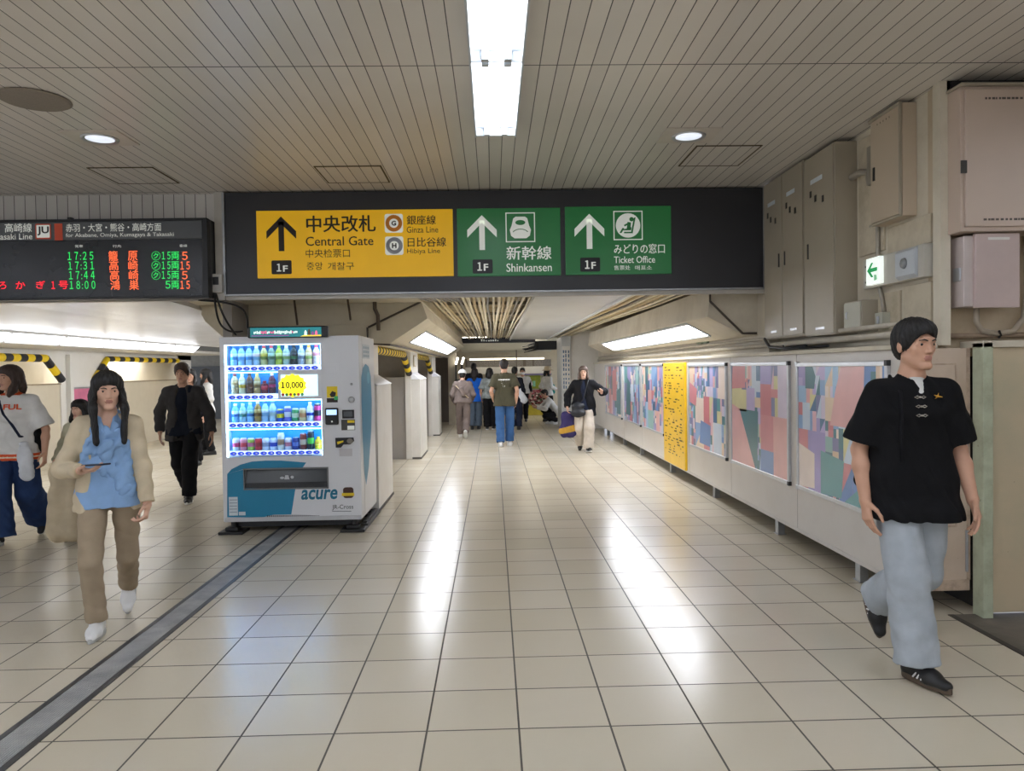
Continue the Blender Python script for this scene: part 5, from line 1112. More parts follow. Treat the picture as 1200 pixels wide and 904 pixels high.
def ik(a, c, l1, l2, pole):
    a, c = A(*a), A(*c); d = c-a; L = np.linalg.norm(d); mx = (l1+l2)*0.998
    if L > mx: c = a+d*mx/L; L = mx
    d = (c-a)/L; x = (l1*l1-l2*l2+L*L)/(2*L); hh = math.sqrt(max(l1*l1-x*x, 0)); p = A(*pole); p = unit(p-d*(p@d))
    return a+d*x+p*hh, c
class Pose:
    """joints of a standing, walking or crouching figure in world space; side +1 = the figure's right"""
    def __init__(s, S, x, y, heading, hip=0.525, lean=0.0, twist=0.0, shw=0.105, hipw=0.052, feet=None, hands=None, head=(0, 0), slump=0.0):
        s.S = S; g = math.radians(heading); s.f = A(math.sin(g), math.cos(g), 0); s.r = A(s.f[1], -s.f[0], 0); s.u = A(0, 0, 1)
        s.o = A(x, y, 0); W = lambda sd, fw, up: s.o+s.r*sd+s.f*fw+s.u*up
        s.W = W; l = math.radians(lean); su = s.u*math.cos(l)+s.f*math.sin(l); sf = s.f*math.cos(l)-s.u*math.sin(l)
        tw = math.radians(twist); sr = s.r*math.cos(tw)-sf*math.sin(tw); sf2 = np.cross(su, sr); s.su, s.sf, s.sr = su, sf2, sr
        s.pel = W(0, 0, hip*S); s.hip = {1: s.pel+s.r*hipw*S, -1: s.pel-s.r*hipw*S}
        T = lambda sd, fw, up: s.pel+sr*sd+sf2*fw+su*up
        s.T = T; s.shw = shw; s.hipw = hipw
        s.waist = T(0, 0, 0.09*S); s.chest = T(0, 0.005*S, 0.21*S); s.neck = T(0, -0.008*S, 0.315*S)
        s.sh = {q: T(q*shw*S, -0.004*S, 0.272*S) for q in (1, -1)}
        hy, hp = math.radians(head[0]), math.radians(head[1])
        s.hf0 = s.f*math.cos(hy)+s.r*math.sin(hy); s.hr = A(s.hf0[1], -s.hf0[0], 0)
        s.hf = s.hf0*math.cos(hp)-s.u*math.sin(hp); s.hu = np.cross(s.hr, s.hf)
        s.hc = s.neck+su*0.055*S*0.6+s.u*0.055*S*0.4+s.hu*0.035*S+s.hf*(0.012+slump)*S
        s.kn, s.an, s.fd = {}, {}, {}
        for q in (1, -1):
            sd, fw, az, pit, yaw = feet[q]
            an = W(sd, fw, az); kn, an = ik(s.hip[q], an, 0.247*S, 0.243*S, s.f+0.12*q*s.r)
            yw = math.radians(yaw); fd = s.f*math.cos(yw)+s.r*math.sin(yw); p = math.radians(pit)
            s.kn[q], s.an[q] = kn, an; s.fd[q] = (fd*math.cos(p)-s.u*math.sin(p), fd*math.sin(p)+s.u*math.cos(p))
        s.el, s.wr, s.hd = {}, {}, {}
        for q in (1, -1):
            sd, fw, up, pole = hands[q][:4]
            wr = s.sh[q]+s.r*sd*q+s.f*fw+s.u*up
            po = s.r*q*pole[0]+s.f*pole[1]+s.u*pole[2]
            s.el[q], s.wr[q] = ik(s.sh[q], wr, 0.172*S, 0.148*S, po)
            o_ = hands[q][4] if len(hands[q]) > 4 else {}
            d = unit(s.wr[q]-s.el[q]); d = unit(d+(s.r*q*o_.get('d', (0, 0, 0))[0]+s.f*o_.get('d', (0, 0, 0))[1]+s.u*o_.get('d', (0, 0, 0))[2]))
            pn = o_.get('palm', (-1, 0, 0)); n = s.r*q*pn[0]+s.f*pn[1]+s.u*pn[2]; n = unit(n-d*(n@d))
            s.hd[q] = (d, n, o_.get('curl', 0.45), o_.get('thumb', 1.0))
    def H(s, x, y, z):
        k = s.S*0.132/0.225; return s.hc+(s.hr*x+s.hf*y+s.hu*z)*k
def hand(g, P, q, h):
    """palm, four separate fingers of unequal length and a thumb leaving the side of the palm"""
    d, n, curl, th = P.hd[q]; L = P.S*0.108; w = P.wr[q]; sd = np.cross(d, n)*(1 if q == 1 else -1)
    kn = []; rf = max(0.0075*P.S/1.7, h*1.05)
    for i, (o, ll) in enumerate(((0.30, 0.46), (0.10, 0.50), (-0.11, 0.47), (-0.30, 0.38))):
        k0 = w+d*L*(0.47 if i < 3 else 0.43)+sd*o*L*0.62*0.62*1.12
        g.cap(w+sd*o*L*0.22+d*0.01, k0, 0.0125*P.S/1.7, 0.0105*P.S/1.7, k=0.012)
        p = k0; a = curl*(0.55+0.12*i); seg = (0.46, 0.31, 0.25); dd = d
        for j in range(3):
            aa = a*(j+1)*0.75+0.12; dd = unit(d*math.cos(min(aa, 2.9))+n*math.sin(min(aa, 2.9)))
            e = p+dd*L*ll*seg[j]; g.cap(p, e, rf*(1.08-0.08*j), rf*(1.0-0.08*j), k=0.004); p = e
    b0 = w+d*L*0.10+sd*L*0.14; m1 = b0+unit(d*0.75+sd*0.62+n*0.35)*L*0.24; m2 = m1+unit(d*0.95+sd*(0.32*th)+n*0.35)*L*0.18; m3 = m2+unit(d+n*0.25+sd*(0.05*th))*L*0.13
    g.cap(b0, m1, 0.0135*P.S/1.7, 0.0105*P.S/1.7, k=0.01); g.cap(m1, m2, rf*1.2, rf*1.1, k=0.005); g.cap(m2, m3, rf*1.1, rf*0.95, k=0.005)
def head_prims(g, P, fem, fat=1.0):
    k = P.S*0.132/0.225; R = np.array([P.hr, P.hf, P.hu]); E = lambda c, r, **kw: g.ell(P.H(*c), tuple(x*k for x in r), R, **kw)
    E((0, -.012, .030), (.073, .092, .085), k=.01); E((0, .026, -.035), (.056, .066, .076), k=.03)
    jw = .047 if fem else .050
    for q in (1, -1): g.cap(P.H(q*jw, .005, -.055), P.H(q*.016, .072, -.098), .020*k, .017*k, k=.02)
    g.cap(P.H(-.01, .078, -.098), P.H(.01, .078, -.098), .015*k, k=.015)
    g.cap(P.H(-.030, .080, .022), P.H(.030, .080, .022), .014*k, k=.02)
    for q in (1, -1):
        E((q*.034, .058, -.018), (.022, .024, .02), k=.02)
        g.ell(P.H(q*.031, .102, .004), (.017*k, .014*k, .010*k), R, k=.012, op='s')
        g.cap(P.H(q*.016, .083, .0005), P.H(q*.044, .074, .0005), .0085*k, k=.004)
        E((q*.076, -.004, -.008), (.010, .020, .031), k=.006)
    g.chain([P.H(0, .088, .012), P.H(0, .098, -.014), P.H(0, .1035, -.028)], [.007*k, .0085*k, .0105*k], k=.010)
    for q in (1, -1): g.cap(P.H(q*.011, .098, -.031), P.H(q*.012, .094, -.033), .0075*k, k=.006)
    g.cap(P.H(-.019, .0845, -.0575), P.H(.019, .0845, -.0575), .0065*k, k=.007); g.cap(P.H(0, .088, -.0555), P.H(0, .0885, -.0555), .0085*k, k=.006)
    g.cap(P.H(-.014, .086, -.067), P.H(.014, .086, -.067), .0075*k, k=.007)
    g.cap(P.H(-.018, .098, -.0622), P.H(.018, .098, -.0622), .0035*k, k=.003, op='s')
def grid_for(P, h, pts, m): 
    q = np.array(pts); return SDF(q.min(0)-m, q.max(0)+m, h)
def all_pts(P): return [P.pel, P.neck, P.H(0, 0, .13), P.H(0, 0.1, 0), P.H(0, -.12, 0)]+[d[q] for d in (P.sh, P.el, P.wr, P.kn, P.an, P.hip) for q in (1, -1)]+[P.wr[q]+P.hd[q][0]*P.S*.11 for q in (1, -1)]
def body(P, par, skin, lips, h, fem=False, mask=None):
    g = grid_for(P, h, all_pts(P), .10); c = P.S/1.7; fs = 0.92 if fem else 1.0; sq = (P.sf, .68)
    g.cap(P.T(-.05*P.S, 0, .01*P.S), P.T(.05*P.S, 0, .01*P.S), .085*c, k=.03, sq=sq); g.cap(P.T(-.025*P.S, 0, .1*P.S), P.T(.025*P.S, 0, .1*P.S), .078*c*fs, k=.08, sq=sq)
    g.cap(P.T(-.045*P.S, 0, .21*P.S), P.T(.045*P.S, 0, .21*P.S), .088*c*fs, k=.08, sq=sq)
    for q in (1, -1): g.cap(P.T(0, -.008*P.S, .28*P.S), P.sh[q], .042*c*fs, .038*c*fs, k=.04)
    g.cap(P.neck, P.T(0, 0, .2*P.S), .055*c, .07*c, k=.05)
    g.cap(P.T(0, -.006*P.S, .28*P.S), P.H(0, -.012, -.05), .058*c*fs, .049*c*fs, k=.03)
    for q in (1, -1):
        g.cap(P.hip[q], P.kn[q], .075*c, .050*c, k=.03); g.cap(P.kn[q], P.kn[q]*.6+P.an[q]*.4-P.f*.012, .048*c, .050*c, k=.03); g.cap(P.kn[q]*.6+P.an[q]*.4-P.f*.012, P.an[q], .049*c, .034*c, k=.02)
        g.cap(P.an[q], P.an[q]+P.fd[q][0]*.09*c-P.fd[q][1]*.03*c, .034*c, .028*c, k=.02)
        m = P.sh[q]*.5+P.el[q]*.5
        g.cap(P.sh[q], m, .046*c*fs, .042*c*fs, k=.03); g.cap(m, P.el[q], .042*c*fs, .036*c*fs, k=.02)
        m2 = P.el[q]*.68+P.wr[q]*.32; g.cap(P.el[q], m2, .035*c*fs, .039*c*fs, k=.02); g.cap(m2, P.wr[q], .039*c*fs, .0255*c*fs, k=.02)
        g.cap(P.wr[q], P.wr[q]+P.hd[q][0]*.02, .024*c*fs, .02*c*fs, k=.012)
        hand(g, P, q, h)
    head_prims(g, P, fem)
    kk = P.S*0.132/0.225; Rm = np.array([P.hr, P.hf, P.hu])
    def slot(C):
        q = (C-P.hc)@Rm.T/kk
        return ((np.abs(q[:, 0]) < .0235-np.abs(q[:, 2]+.062)*.8) & (q[:, 1] > .07) & (q[:, 2] > -.0725) & (q[:, 2] < -.0505))*1
    o = sdf_obj('body', g, [skin, lips], par, slot)
    eye_w = mat('eye_white', '#ece6e0', .25, var=0); iris = mat('eye_iris', '#241611', .15, var=0)
    for q in (1, -1):
        c0 = P.H(q*.0305, .0755, .003); e = MB(); r = .0125*kk; prof = [(r*math.sin(a), -r*math.cos(a)) for a in np.linspace(.05, math.pi-.05, 9)]
        ax = Vector(P.hf); e.lathe((0, 0, 0), prof, 14, 'z', mis=[0]*5+[0, 1, 1]); qn = Vector((0, 0, 1)).rotation_difference(ax)
        e.v = [tuple(qn @ Vector(p)+Vector(c0)) for p in e.v]; obj('eye', e, [eye_w, iris], par, smooth=True)
    return o
def brows(P, par, hm):
    b = MB(); k = P.S*0.132/0.225
    for q in (1, -1): b.tube([P.H(q*.012, .0985, .0205), P.H(q*.028, .0962, .0265), P.H(q*.047, .083, .022)], [.0030*k, .0038*k, .0020*k], 6)
    obj('eyebrows', b, hm, par, smooth=True)
def hair(P, par, hm, h, style='short', lng=.2, seed=1, name='hair', vol=1.0):
    g = grid_for(P, h, [P.H(-.11, -.13, -.13), P.H(.11, .12, .15), P.H(-.11, .12, -.13), P.H(.11, -.13, .15)]+([P.H(-.14, -.14, -.06-lng), P.H(.14, .17, -.06-lng)] if style == 'long' else []), .03)
    k = P.S*0.132/0.225; R = np.array([P.hr, P.hf, P.hu]); E = lambda c, r, **kw: g.ell(P.H(*c), tuple(x*k for x in r), R, **kw)
    E((0, -.014, .036), (.082*vol, .101*vol, .092*vol), k=.005); E((0, .03, .070), (.072, .062, .048), k=.03)
    if style == 'long':
        E((0, -.06, -.05), (.075, .045, .11), k=.04)
        for q in (1, -1):
            g.chain([P.H(q*.070, .02, .045), P.H(q*.083, .012, -.04), P.H(q*.086, .022+.06*min(1, lng/.25), -.11), P.H(q*.078, .05+.08*min(1, lng/.25), -.06-lng)], [.026*k, .029*k, .034*k, .025*k], k=.03, sq=(P.hr, .7))
        g.chain([P.H(0, -.075, .0), P.H(0, -.085, -.1), P.H(0, -.088, -.05-lng)], [.06*k, .07*k, .045*k], k=.04, sq=(P.hf, .55))
    else:
        E((0, -.045, -.015), (.068, .062, .075), k=.03)
        for q in (1, -1): g.cap(P.H(q*.074, .018, .03), P.H(q*.075, .012, -.022), .013*k, .006*k, k=.012)
    # strands
    X, Y, Z = g.ax[0][:, None, None]-P.hc[0], g.ax[1][None, :, None]-P.hc[1], g.ax[2][None, None, :]-P.hc[2]
    th = np.arctan2(X*P.hr[0]+Y*P.hr[1]+0*Z, X*P.hf[0]+Y*P.hf[1]+0*Z)
    m = np.clip(1-np.abs(g.v)/.03, 0, 1)
    g.v = (g.v+m*(.0016*np.sin(23*th+seed+5*np.sin(14*Z+seed))+.0022*np.sin(53*th+seed+4*np.sin(31*Z)))).astype(np.float32)
    # the face stays open
    if style == 'long': E((0, .085, -.050), (.064, .085, .092), k=.012, op='s')
    else: E((0.006, .088, -.044), (.066, .082, .098), k=.008, op='s')
    if style != 'long': g.clip(P.H(0, 0, -.075), -P.hu)
    else:
        E((0, .075, -.17), (.068, .075, .12), k=.02, op='s')
    g.cap(P.H(-.022, .122, .036), P.H(.030, .116, .044), .020*k, k=.008, op='s')
    return sdf_obj(name, g, hm, par)
def torso_sdf(P, g, ex, hem, c, fs=1.0, loose=.02, dep=.70, chest_k=.07, fh=.008):
    """shirt or jacket trunk: ex is the ease around the body, hem its height above the pelvis"""
    S = P.S; sq = (P.sf, dep)
    for q in (1, -1): g.cap(P.T(0, -.008*S, .288*S), P.sh[q]-P.sr*q*.012, .046*c*fs+ex*.5, .040*c*fs+ex*.8, k=.02)
    g.cap(P.T(0, -.006*S, .297*S), P.T(0, 0, .2*S), .058*c+ex*.3, .08*c+ex, k=.04)
    g.cap(P.T(-.05*S, 0, .215*S), P.T(.05*S, 0, .215*S), .092*c*fs+ex, k=chest_k, sq=sq)
    g.cap(P.T(-.035*S, 0, .11*S), P.T(.035*S, 0, .11*S), .086*c*fs+ex+loose*.6, k=chest_k, sq=sq)
    sq = (P.sf, .80)
    g.cap(P.T(-.045*S, 0, .02*S), P.T(.045*S, 0, .02*S), .092*c+ex+loose, k=chest_k, sq=sq); sq = (P.sf, .88)
    g.cap(P.T(-.045*S, fh, hem-.01), P.T(.045*S, fh, hem-.01), .096*c+ex+loose*1.2, k=chest_k, sq=sq)
    g.clip(P.T(0, 0, hem), -P.su)
def sleeves(P, g, ex, c, fs=1.0, short=None, flare=.01, cuff=1.0, wob=.004, ks=.035):
    for q in (1, -1):
        sh, el, wr = P.sh[q], P.el[q], P.wr[q]
        if short:
            e = sh+(el-sh)*short; g.cap(sh, e, .046*c*fs+ex*.75, .052*c*fs+ex+flare, k=ks, cut=True, wob=(wob*.7, 40, q))
        else:
            g.cap(sh, el, .045*c*fs+ex*.8, .042*c*fs+ex, k=ks, wob=(wob, 45, q)); e = el+(wr-el)*cuff
            g.cap(el, e, .044*c*fs+ex, .033*c*fs+ex*.8+flare*.4, k=.02, cut=True, wob=(wob, 60, 2+q))
def tee(P, par, m, h, name='shirt', ex=.014, hem=-.02, short=None, fem=False, loose=.02, seed=1, collar=True, amp=.004, flare=.012, slot=None, cuff=1.0, dep=.70, open_=None, fh=.008, sl=0.0):
    c = P.S/1.7; fs = .92 if fem else 1.0
    g = grid_for(P, h, [P.sh[1], P.sh[-1], P.el[1], P.el[-1], P.neck+P.u*.05, P.T(0, 0, hem)]+([P.wr[1], P.wr[-1]] if not short else []), .18)
    torso_sdf(P, g, ex, hem, c, fs, loose, dep, fh=fh)
    g.wave(amp, 26, seed)
    if open_:                                                       # an unbuttoned front
        a, b, w0, w1 = open_[:4]; ex_ = ex-(open_[4] if len(open_) > 4 else 0)
        g.cap(P.T(0, .075*c+ex_, b*P.S), P.T(0, .115*c+ex_, (a+b)/2*P.S), w1, (w0+w1)/2, k=.01, op='s'); g.cap(P.T(0, .115*c+ex_, (a+b)/2*P.S), P.T(0, .135*c+ex_, a*P.S), (w0+w1)/2, w0, k=.01, op='s')
    sleeves(P, g, ex+sl, c, fs, short, flare, cuff)
    if collar:
        for i in range(12):
            a0, a1 = 2*math.pi*i/12, 2*math.pi*(i+1)/12
            q = lambda a: P.T(.062*c*math.sin(a), -.006*P.S+.058*c*math.cos(a), .302*P.S-.018*math.cos(a))
            g.cap(q(a0), q(a1), .0095, k=.008)
        g.ell(P.T(0, .012, .325*P.S), (.058*c, .058*c, .05), k=.0, op='s')
    P.g = g
    return sdf_obj(name, g, m, par, slot)
def trousers(P, par, m, h, name='trousers', th=.088, kn=.072, hm=.065, top=.055, seed=1, amp=.0035, cuff=.94, slot=None):
    c = P.S/1.7; S = P.S
    g = grid_for(P, h, [P.hip[1], P.hip[-1], P.kn[1], P.kn[-1], P.an[1], P.an[-1], P.T(0, 0, top*S)], .16)
    g.cap(P.T(-.045*S, 0, .03*S), P.T(.045*S, 0, .03*S), .092*c, k=.0, sq=(P.sf, .76)); g.cap(P.hip[1]-P.f*.015, P.hip[-1]-P.f*.015, .092*c, k=.04, sq=(P.f, .85)); g.clip(P.T(0, 0, top*S), P.su)
    for q in (1, -1):
        e = P.kn[q]+(P.an[q]-P.kn[q])*cuff
        g.cap(P.hip[q]+P.u*.01, P.kn[q], th*c, kn*c, k=.018, wob=(amp*.5, 45, q)); g.cap(P.kn[q], e, kn*c, hm*c, k=.018, cut=True, wob=(amp*.7, 62, 1+q))
    g.wave(amp, 22, seed)
    return sdf_obj(name, g, m, par, slot)
def shoes(P, par, up, sole, h, stripe=None, L=.155, wd=.043, tall=0.0):
    c = P.S/1.7
    for q in (1, -1):
        a = P.an[q]; d, n = P.fd[q]; s_ = np.cross(d, n); base_ = -n*(.04*P.S)      # ankle height above the sole
        heel = a-d*.045*c+base_+n*.038; toe = a+d*L*c+base_+n*.030; ball = a+d*.085*c+base_+n*.034
        g = grid_for(P, h, [heel, toe, a+n*.04], .07)
        g.cap(heel, ball, .034*c, wd*c, k=.0, sq=(n, .95)); g.cap(ball, toe, wd*c, .031*c, k=.02, sq=(n, .8)); g.cap(heel+n*.01, a+n*(.012+tall), .036*c, .040*c, k=.02); g.cap(a+n*.01, ball+n*.01, .037*c, .030*c, k=.03)
        g.clip(a+base_+n*.016, -n); g.clip(a+n*(.03+tall), n)
        sho = sdf_obj('shoe', g, up, par)
        b = MB(); out = []
        for i in range(24):
            t = 2*math.pi*i/24; x = math.cos(t); lx = .052*c+(L-.005)*c if x > 0 else .052*c
            p = a+base_+d*(x*((L+.036)*c if x > 0 else .086*c)) + s_*math.sin(t)*(wd*1.06*c)*(1-.10*(x > .6))
            out.append(p)
        vs = [p+n*.0 for p in out]+[p+n*.028 for p in out]; b.add(vs, [tuple(range(24)), tuple(range(24, 48))[::-1]]+[(i, 24+i, 24+(i+1) % 24, (i+1) % 24) for i in range(24)])
        obj('sole', b, sole, sho, 0.004, smooth=True)
        if stripe:
            b = MB()
            for sgn in (1, -1):
                for k in range(3):
                    p0 = a+base_+d*(.02+.024*k)*c+n*.030+s_*sgn*(wd+.003)*c; p1 = a+base_+d*(.045+.018*k)*c+n*.066+s_*sgn*(wd-.012)*c
                    b.tube([p0, (p0+p1)/2+s_*sgn*.003, p1], .0045, 6)
            obj('stripes', b, stripe, sho)
def strap_tube(P, pts, r, m, name, label, cat, w=None, group=None):
    b = MB(); b.tube(pts, r, 8)
    return one(name, b, m, label, cat, pts[0], group, smooth=True)
# ================================================================== THE PEOPLE
def cloth(n, c, var=.10, rough=.85, bs=220): return mat('cloth_'+n, c, rough, var=var, scale=9, bump=.12, bscale=bs, spec=.2)
SKIN = mat('skin', '#c79a80', .5, var=.05, scale=14, spec=.4); SKINP = mat('skin_pale', '#d6ab93', .5, var=.05, scale=14, spec=.4); LIPS = mat('lips', '#b07a6c', .45, var=.03)
HBLK = mat('hair_black', '#151312', .6, var=.15, scale=40); HBRN = mat('hair_brown', '#3a2a22', .6, var=.2, scale=40); HDK = mat('hair_dark_brown', '#231b18', .65, var=.2, scale=40)
C_black, C_khaki, C_beige = cloth('black', '#17171a'), cloth('khaki', '#a4937c'), cloth('beige', '#cfbfa2')
C_white, C_navy, C_jeans = cloth('white', '#d9d8d4'), cloth('navy', '#22283a'), cloth('jeans', '#3f6392')
S_white, S_black = mat('shoe_white', '#e4e4e2', .5, var=.05), mat('shoe_black', '#1a1a1b', .45, var=.1); SO_white, SO_gum, SO_dark = mat('sole_white', '#d8d8d4', .6), mat('sole_gum', '#57483a', .6), mat('sole_dark', '#2b2a28', .6)
def person(label, loc): return thing('person', label, 'person', (loc[0], loc[1], 0))
def softbag(name, shp, m, label, cat, loc, h=.006, wave=.003, fr=30, seed=3, straps=(), sm=None, extra=()):
    """soft bag: shp = list of capsules (a, b, ra, rb, squash axis, factor)"""
    q = np.array([p for s_ in shp for p in s_[:2]]); R = max(max(s_[2], s_[3]) for s_ in shp)+.03
    g = SDF(q.min(0)-R, q.max(0)+R, h)
    for a, b, ra, rb, ax, f in shp: g.cap(a, b, ra, rb, k=.04, sq=(ax, f))
    g.wave(wave, fr, seed)
    t = thing(name, label, cat, loc); sdf_obj('pouch', g, m, t)
    for pts, r in straps: obj('strap', MB().tube(pts, r, 8), sm or m, t, smooth=True)
    return t, g
# ---- the man in black on the right
P = Pose(1.73, 2.045, 3.60, 180, hip=.523, lean=2, twist=5, shw=.095, feet={1: (.045, .13, .072, -2, -14), -1: (-.02, -.37, .235, 62, 4)},
         hands={1: (.075, .03, -.53, (.4, -1, 0), dict(palm=(-1, -.2, 0), curl=.55)), -1: (.085, .07, -.52, (.5, -1, 0), dict(palm=(-1, -.3, 0), curl=.5))}, head=(-10, 3))
man = person('man in a loose black short-sleeved shirt and pale grey wide trousers striding at the right', P.o)
body(P, man, SKIN, LIPS, .0045); brows(P, man, HBLK); hair(P, man, HBLK, .0045, vol=1.06, seed=2)
tee(P, man, cloth('shirt_black', '#121214', .15), .0055, ex=.015, hem=-.135, short=.86, loose=.03, seed=5, amp=.005, flare=.022, fh=.035, open_=(.235, .335, .012, .045, .020))
g = P.g
def on_chest(sd, up): p = P.T(sd, .35, up); return g.march(p, -P.sf)
for i in range(3):
    up = .275*P.S-.043*i-.025
    b = MB(); p0 = on_chest(0, up)+P.sf*.004
    for s_ in (-1, 1):
        b.tube([p0+P.sr*s_*.004, p0+P.sr*s_*.014+P.su*.006+P.sf*.002, p0+P.sr*s_*.026, p0+P.sr*s_*.014-P.su*.006+P.sf*.002, p0+P.sr*s_*.004], .0024, 6)
    b.tube([p0-P.sr*.006+P.sf*.003, p0+P.sr*.006+P.sf*.003], .0045, 8)
    obj('knot_button', b, mat('button_pewter', '#b9b2a6', .35, .6), man, smooth=True)
b = MB(); c0 = on_chest(-.085, .262*P.S)+P.sf*.008
b.tube([c0-P.sr*.022-P.su*.004, c0, c0+P.sr*.016+P.su*.006], [.002, .005, .002], 6).tube([c0-P.sr*.004+P.su*.016, c0, c0+P.sr*.012-P.su*.012], [.001, .004, .001], 6)
obj('embroidery', b, mat('thread_gold', '#e0a63a', .5), man, smooth=True, label='small gold embroidered bird motif')
vn = SDF(P.neck-.13, P.neck+.13, .0045); vn.cap(P.T(0, .042, .268*P.S), P.T(0, .005, .312*P.S), .045, .058, k=.0, sq=(P.sf, .8)); vn.clip(P.T(0, 0, .312*P.S), P.su-P.sf*.5)
sdf_obj('undershirt', vn, C_white, man)
trousers(P, man, cloth('grey_denim', '#a9b0b6', .12), .0055, th=.096, kn=.092, hm=.096, seed=8, amp=.0035, cuff=.95)
shoes(P, man, S_black, SO_gum, .0045, stripe=S_white, L=.158)
stp = [g.march(P.T(.085, .35, z), -P.sf)+P.sf*.004 for z in (.14, .24, .34, .42, .47)]
top_ = P.sh[1]-P.sr*.06+P.su*.078
bk = [g.march(P.T(.085, -.35, z), P.sf)-P.sf*.004 for z in (.42, .30, .16)]
slb, _ = softbag('shoulder_bag', [(P.T(.13, -.15, .03), P.T(.10, -.15, .20), .085, .075, P.sf, .55)], cloth('bag_black', '#161618'), 'flat black bag on the back of the man in black', 'bag', tuple(P.T(.12, -.15, .1)),
              straps=[(stp+[top_]+bk, .009), ([stp[0], P.T(.185, .03, .12), P.T(.15, -.13, .06)], .008)], sm=C_black)
obj('buckle', MB().box(-.012, .012, -.004, .004, -.016, .016), S_black, slb).location = Vector(stp[3]+P.sf*.01)-slb.location
# ---- the woman with the phone
P = Pose(1.565, -2.29, 4.47, 160, hip=.512, lean=3, twist=-6, shw=.088, hipw=.055, feet={1: (.075, .07, .064, 0, 6), -1: (-.045, -.36, .16, 48, 0)},
         hands={1: (-.03, .215, -.24, (.75, -.7, -.6), dict(palm=(-.15, .1, 1), curl=.35, d=(-.9, .5, .1))), -1: (.075, .14, -.475, (.6, -1, 0), dict(palm=(-1, 0, 0), curl=1.35, d=(-.2, .4, 0)))}, head=(-14, 8))
wo = person('woman in a pale blue ruffled blouse and beige cardigan looking up from her phone', P.o)
body(P, wo, SKINP, LIPS, .0045, fem=True); brows(P, wo, HBLK); hair(P, wo, HBLK, .0045, 'long', lng=.25, seed=4)
BL = cloth('blouse_blue', '#8fb2dc', .10)
tee(P, wo, BL, .0055, 'blouse', ex=.006, hem=-.05, short=.12, flare=0, fem=True, loose=.014, seed=2, amp=.004, open_=(.225, .345, .022, .062, .028), collar=False)
g = P.g
rf = SDF(P.chest-.32, P.chest+.32, .005)
for k in range(5):
    z = .40-.052*k; w_ = .055+.018*k
    a, b_ = g.march(P.T(-w_, .35, z-.02), -P.sf), g.march(P.T(w_, .35, z), -P.sf); m_ = g.march(P.T(0, .35, z-.03), -P.sf)
    rf.cap(a, m_, .026, .034, k=.012, sq=(P.sf, .55)); rf.cap(m_, b_, .034, .026, k=.012, sq=(P.sf, .55))
rf.cap(g.march(P.T(-.075, .35, .2), -P.sf), g.march(P.T(-.085, .35, .06), -P.sf), .045, .05, k=.03, sq=(P.sf, .4)); rf.wave(.010, 55, 6)
sdf_obj('ruffle', rf, BL, wo)
cl = SDF(P.neck-.16, P.neck+.12, .0045)
for q in (1, -1): cl.cap(P.T(q*.052, .0, .312*P.S), P.T(q*.040, .070, .272*P.S), .026, .022, k=.01, sq=(P.sf+P.sr*q*.6, .35)); cl.cap(P.T(q*.040, .070, .272*P.S), P.T(q*.012, .088, .238*P.S), .022, .008, k=.01, sq=(P.sf, .4))
sdf_obj('collar', cl, BL, wo)
tee(P, wo, C_beige, .0055, 'cardigan', ex=.014, hem=-.07, fem=True, loose=.010, seed=9, amp=.005, cuff=.93, collar=False, open_=(-.14, .34, .130, .085), sl=-.004)
trousers(P, wo, C_khaki, .0055, th=.088, kn=.064, hm=.060, seed=3, amp=.003, cuff=.93)
shoes(P, wo, S_white, mat('sole_offwhite', '#b4b5b2', .6), .0045, L=.15, tall=.012)
lb = MB()
for q in (1, -1):
    a, d, n = P.an[q], P.fd[q][0], P.fd[q][1]; s_ = np.cross(d, n)
    for k in range(4): lb.tube([a+d*(.042+.016*k)-n*(.004+.005*k)-s_*.018, a+d*(.05+.016*k)-n*(-.003+.005*k), a+d*(.042+.016*k)-n*(.004+.005*k)+s_*.018], .0042, 6)
obj('laces', lb, mat('lace_grey', '#8f9398', .6), wo)
w_, d, n = P.wr[1], P.hd[1][0], P.hd[1][1]; pc = w_+d*.115+n*.030; sd = unit(np.cross(d, n))
ph = thing('phone', 'dark phone held in the hand of the woman in the blue blouse', 'phone', tuple(pc))
def slab(c, u, v, t, a, b_, h_): return MB().add([c+u*i*a+v*j*b_+t*k*h_ for k in (-1, 1) for j in (-1, 1) for i in (-1, 1)], [(0, 2, 3, 1), (4, 5, 7, 6), (0, 1, 5, 4), (2, 6, 7, 3), (0, 4, 6, 2), (1, 3, 7, 5)])
obj('case', slab(pc, d, sd, n, .072, .036, .0045), mat('phone_navy', '#20243a', .35), ph, .004); obj('screen', slab(pc+n*.0048, d, sd, n, .066, .032, .0006), mat('phone_glass', '#14161c', .1), ph)
sx = P.sh[1]; tb_c = A(-2.635, 4.62, .74)
st1 = [sx+P.u*.055+P.r*.0, sx+P.r*.075-P.f*.06-P.u*.06, tb_c+A(.03, -.03, .30), tb_c+A(.05, -.02, .20)]; st2 = [sx+P.u*.055-P.f*.02, sx-P.f*.12-P.u*.08, tb_c+A(-.02, .05, .28), tb_c+A(-.04, .04, .20)]
softbag('tote_bag', [(tb_c+A(-.035, 0, .20), tb_c+A(.045, .02, .20), .045, .045, (0.2, 1, 0), .6), (tb_c+A(-.055, 0, -.17), tb_c+A(.05, .03, -.17), .058, .058, (0.2, 1, 0), .9), (tb_c+A(-.035, 0, .19), tb_c+A(-.055, 0, -.16), .05, .062, (.2, 1, 0), .8), (tb_c+A(.045, 0, .19), tb_c+A(.05, 0, -.16), .05, .062, (.2, 1, 0), .8)],
        cloth('tote', '#b3a48a', .12), 'large sagging beige tote bag on the shoulder of the woman with the phone', 'bag', tuple(tb_c), wave=.006, fr=20, straps=[(st1, .011), (st2, .011)])
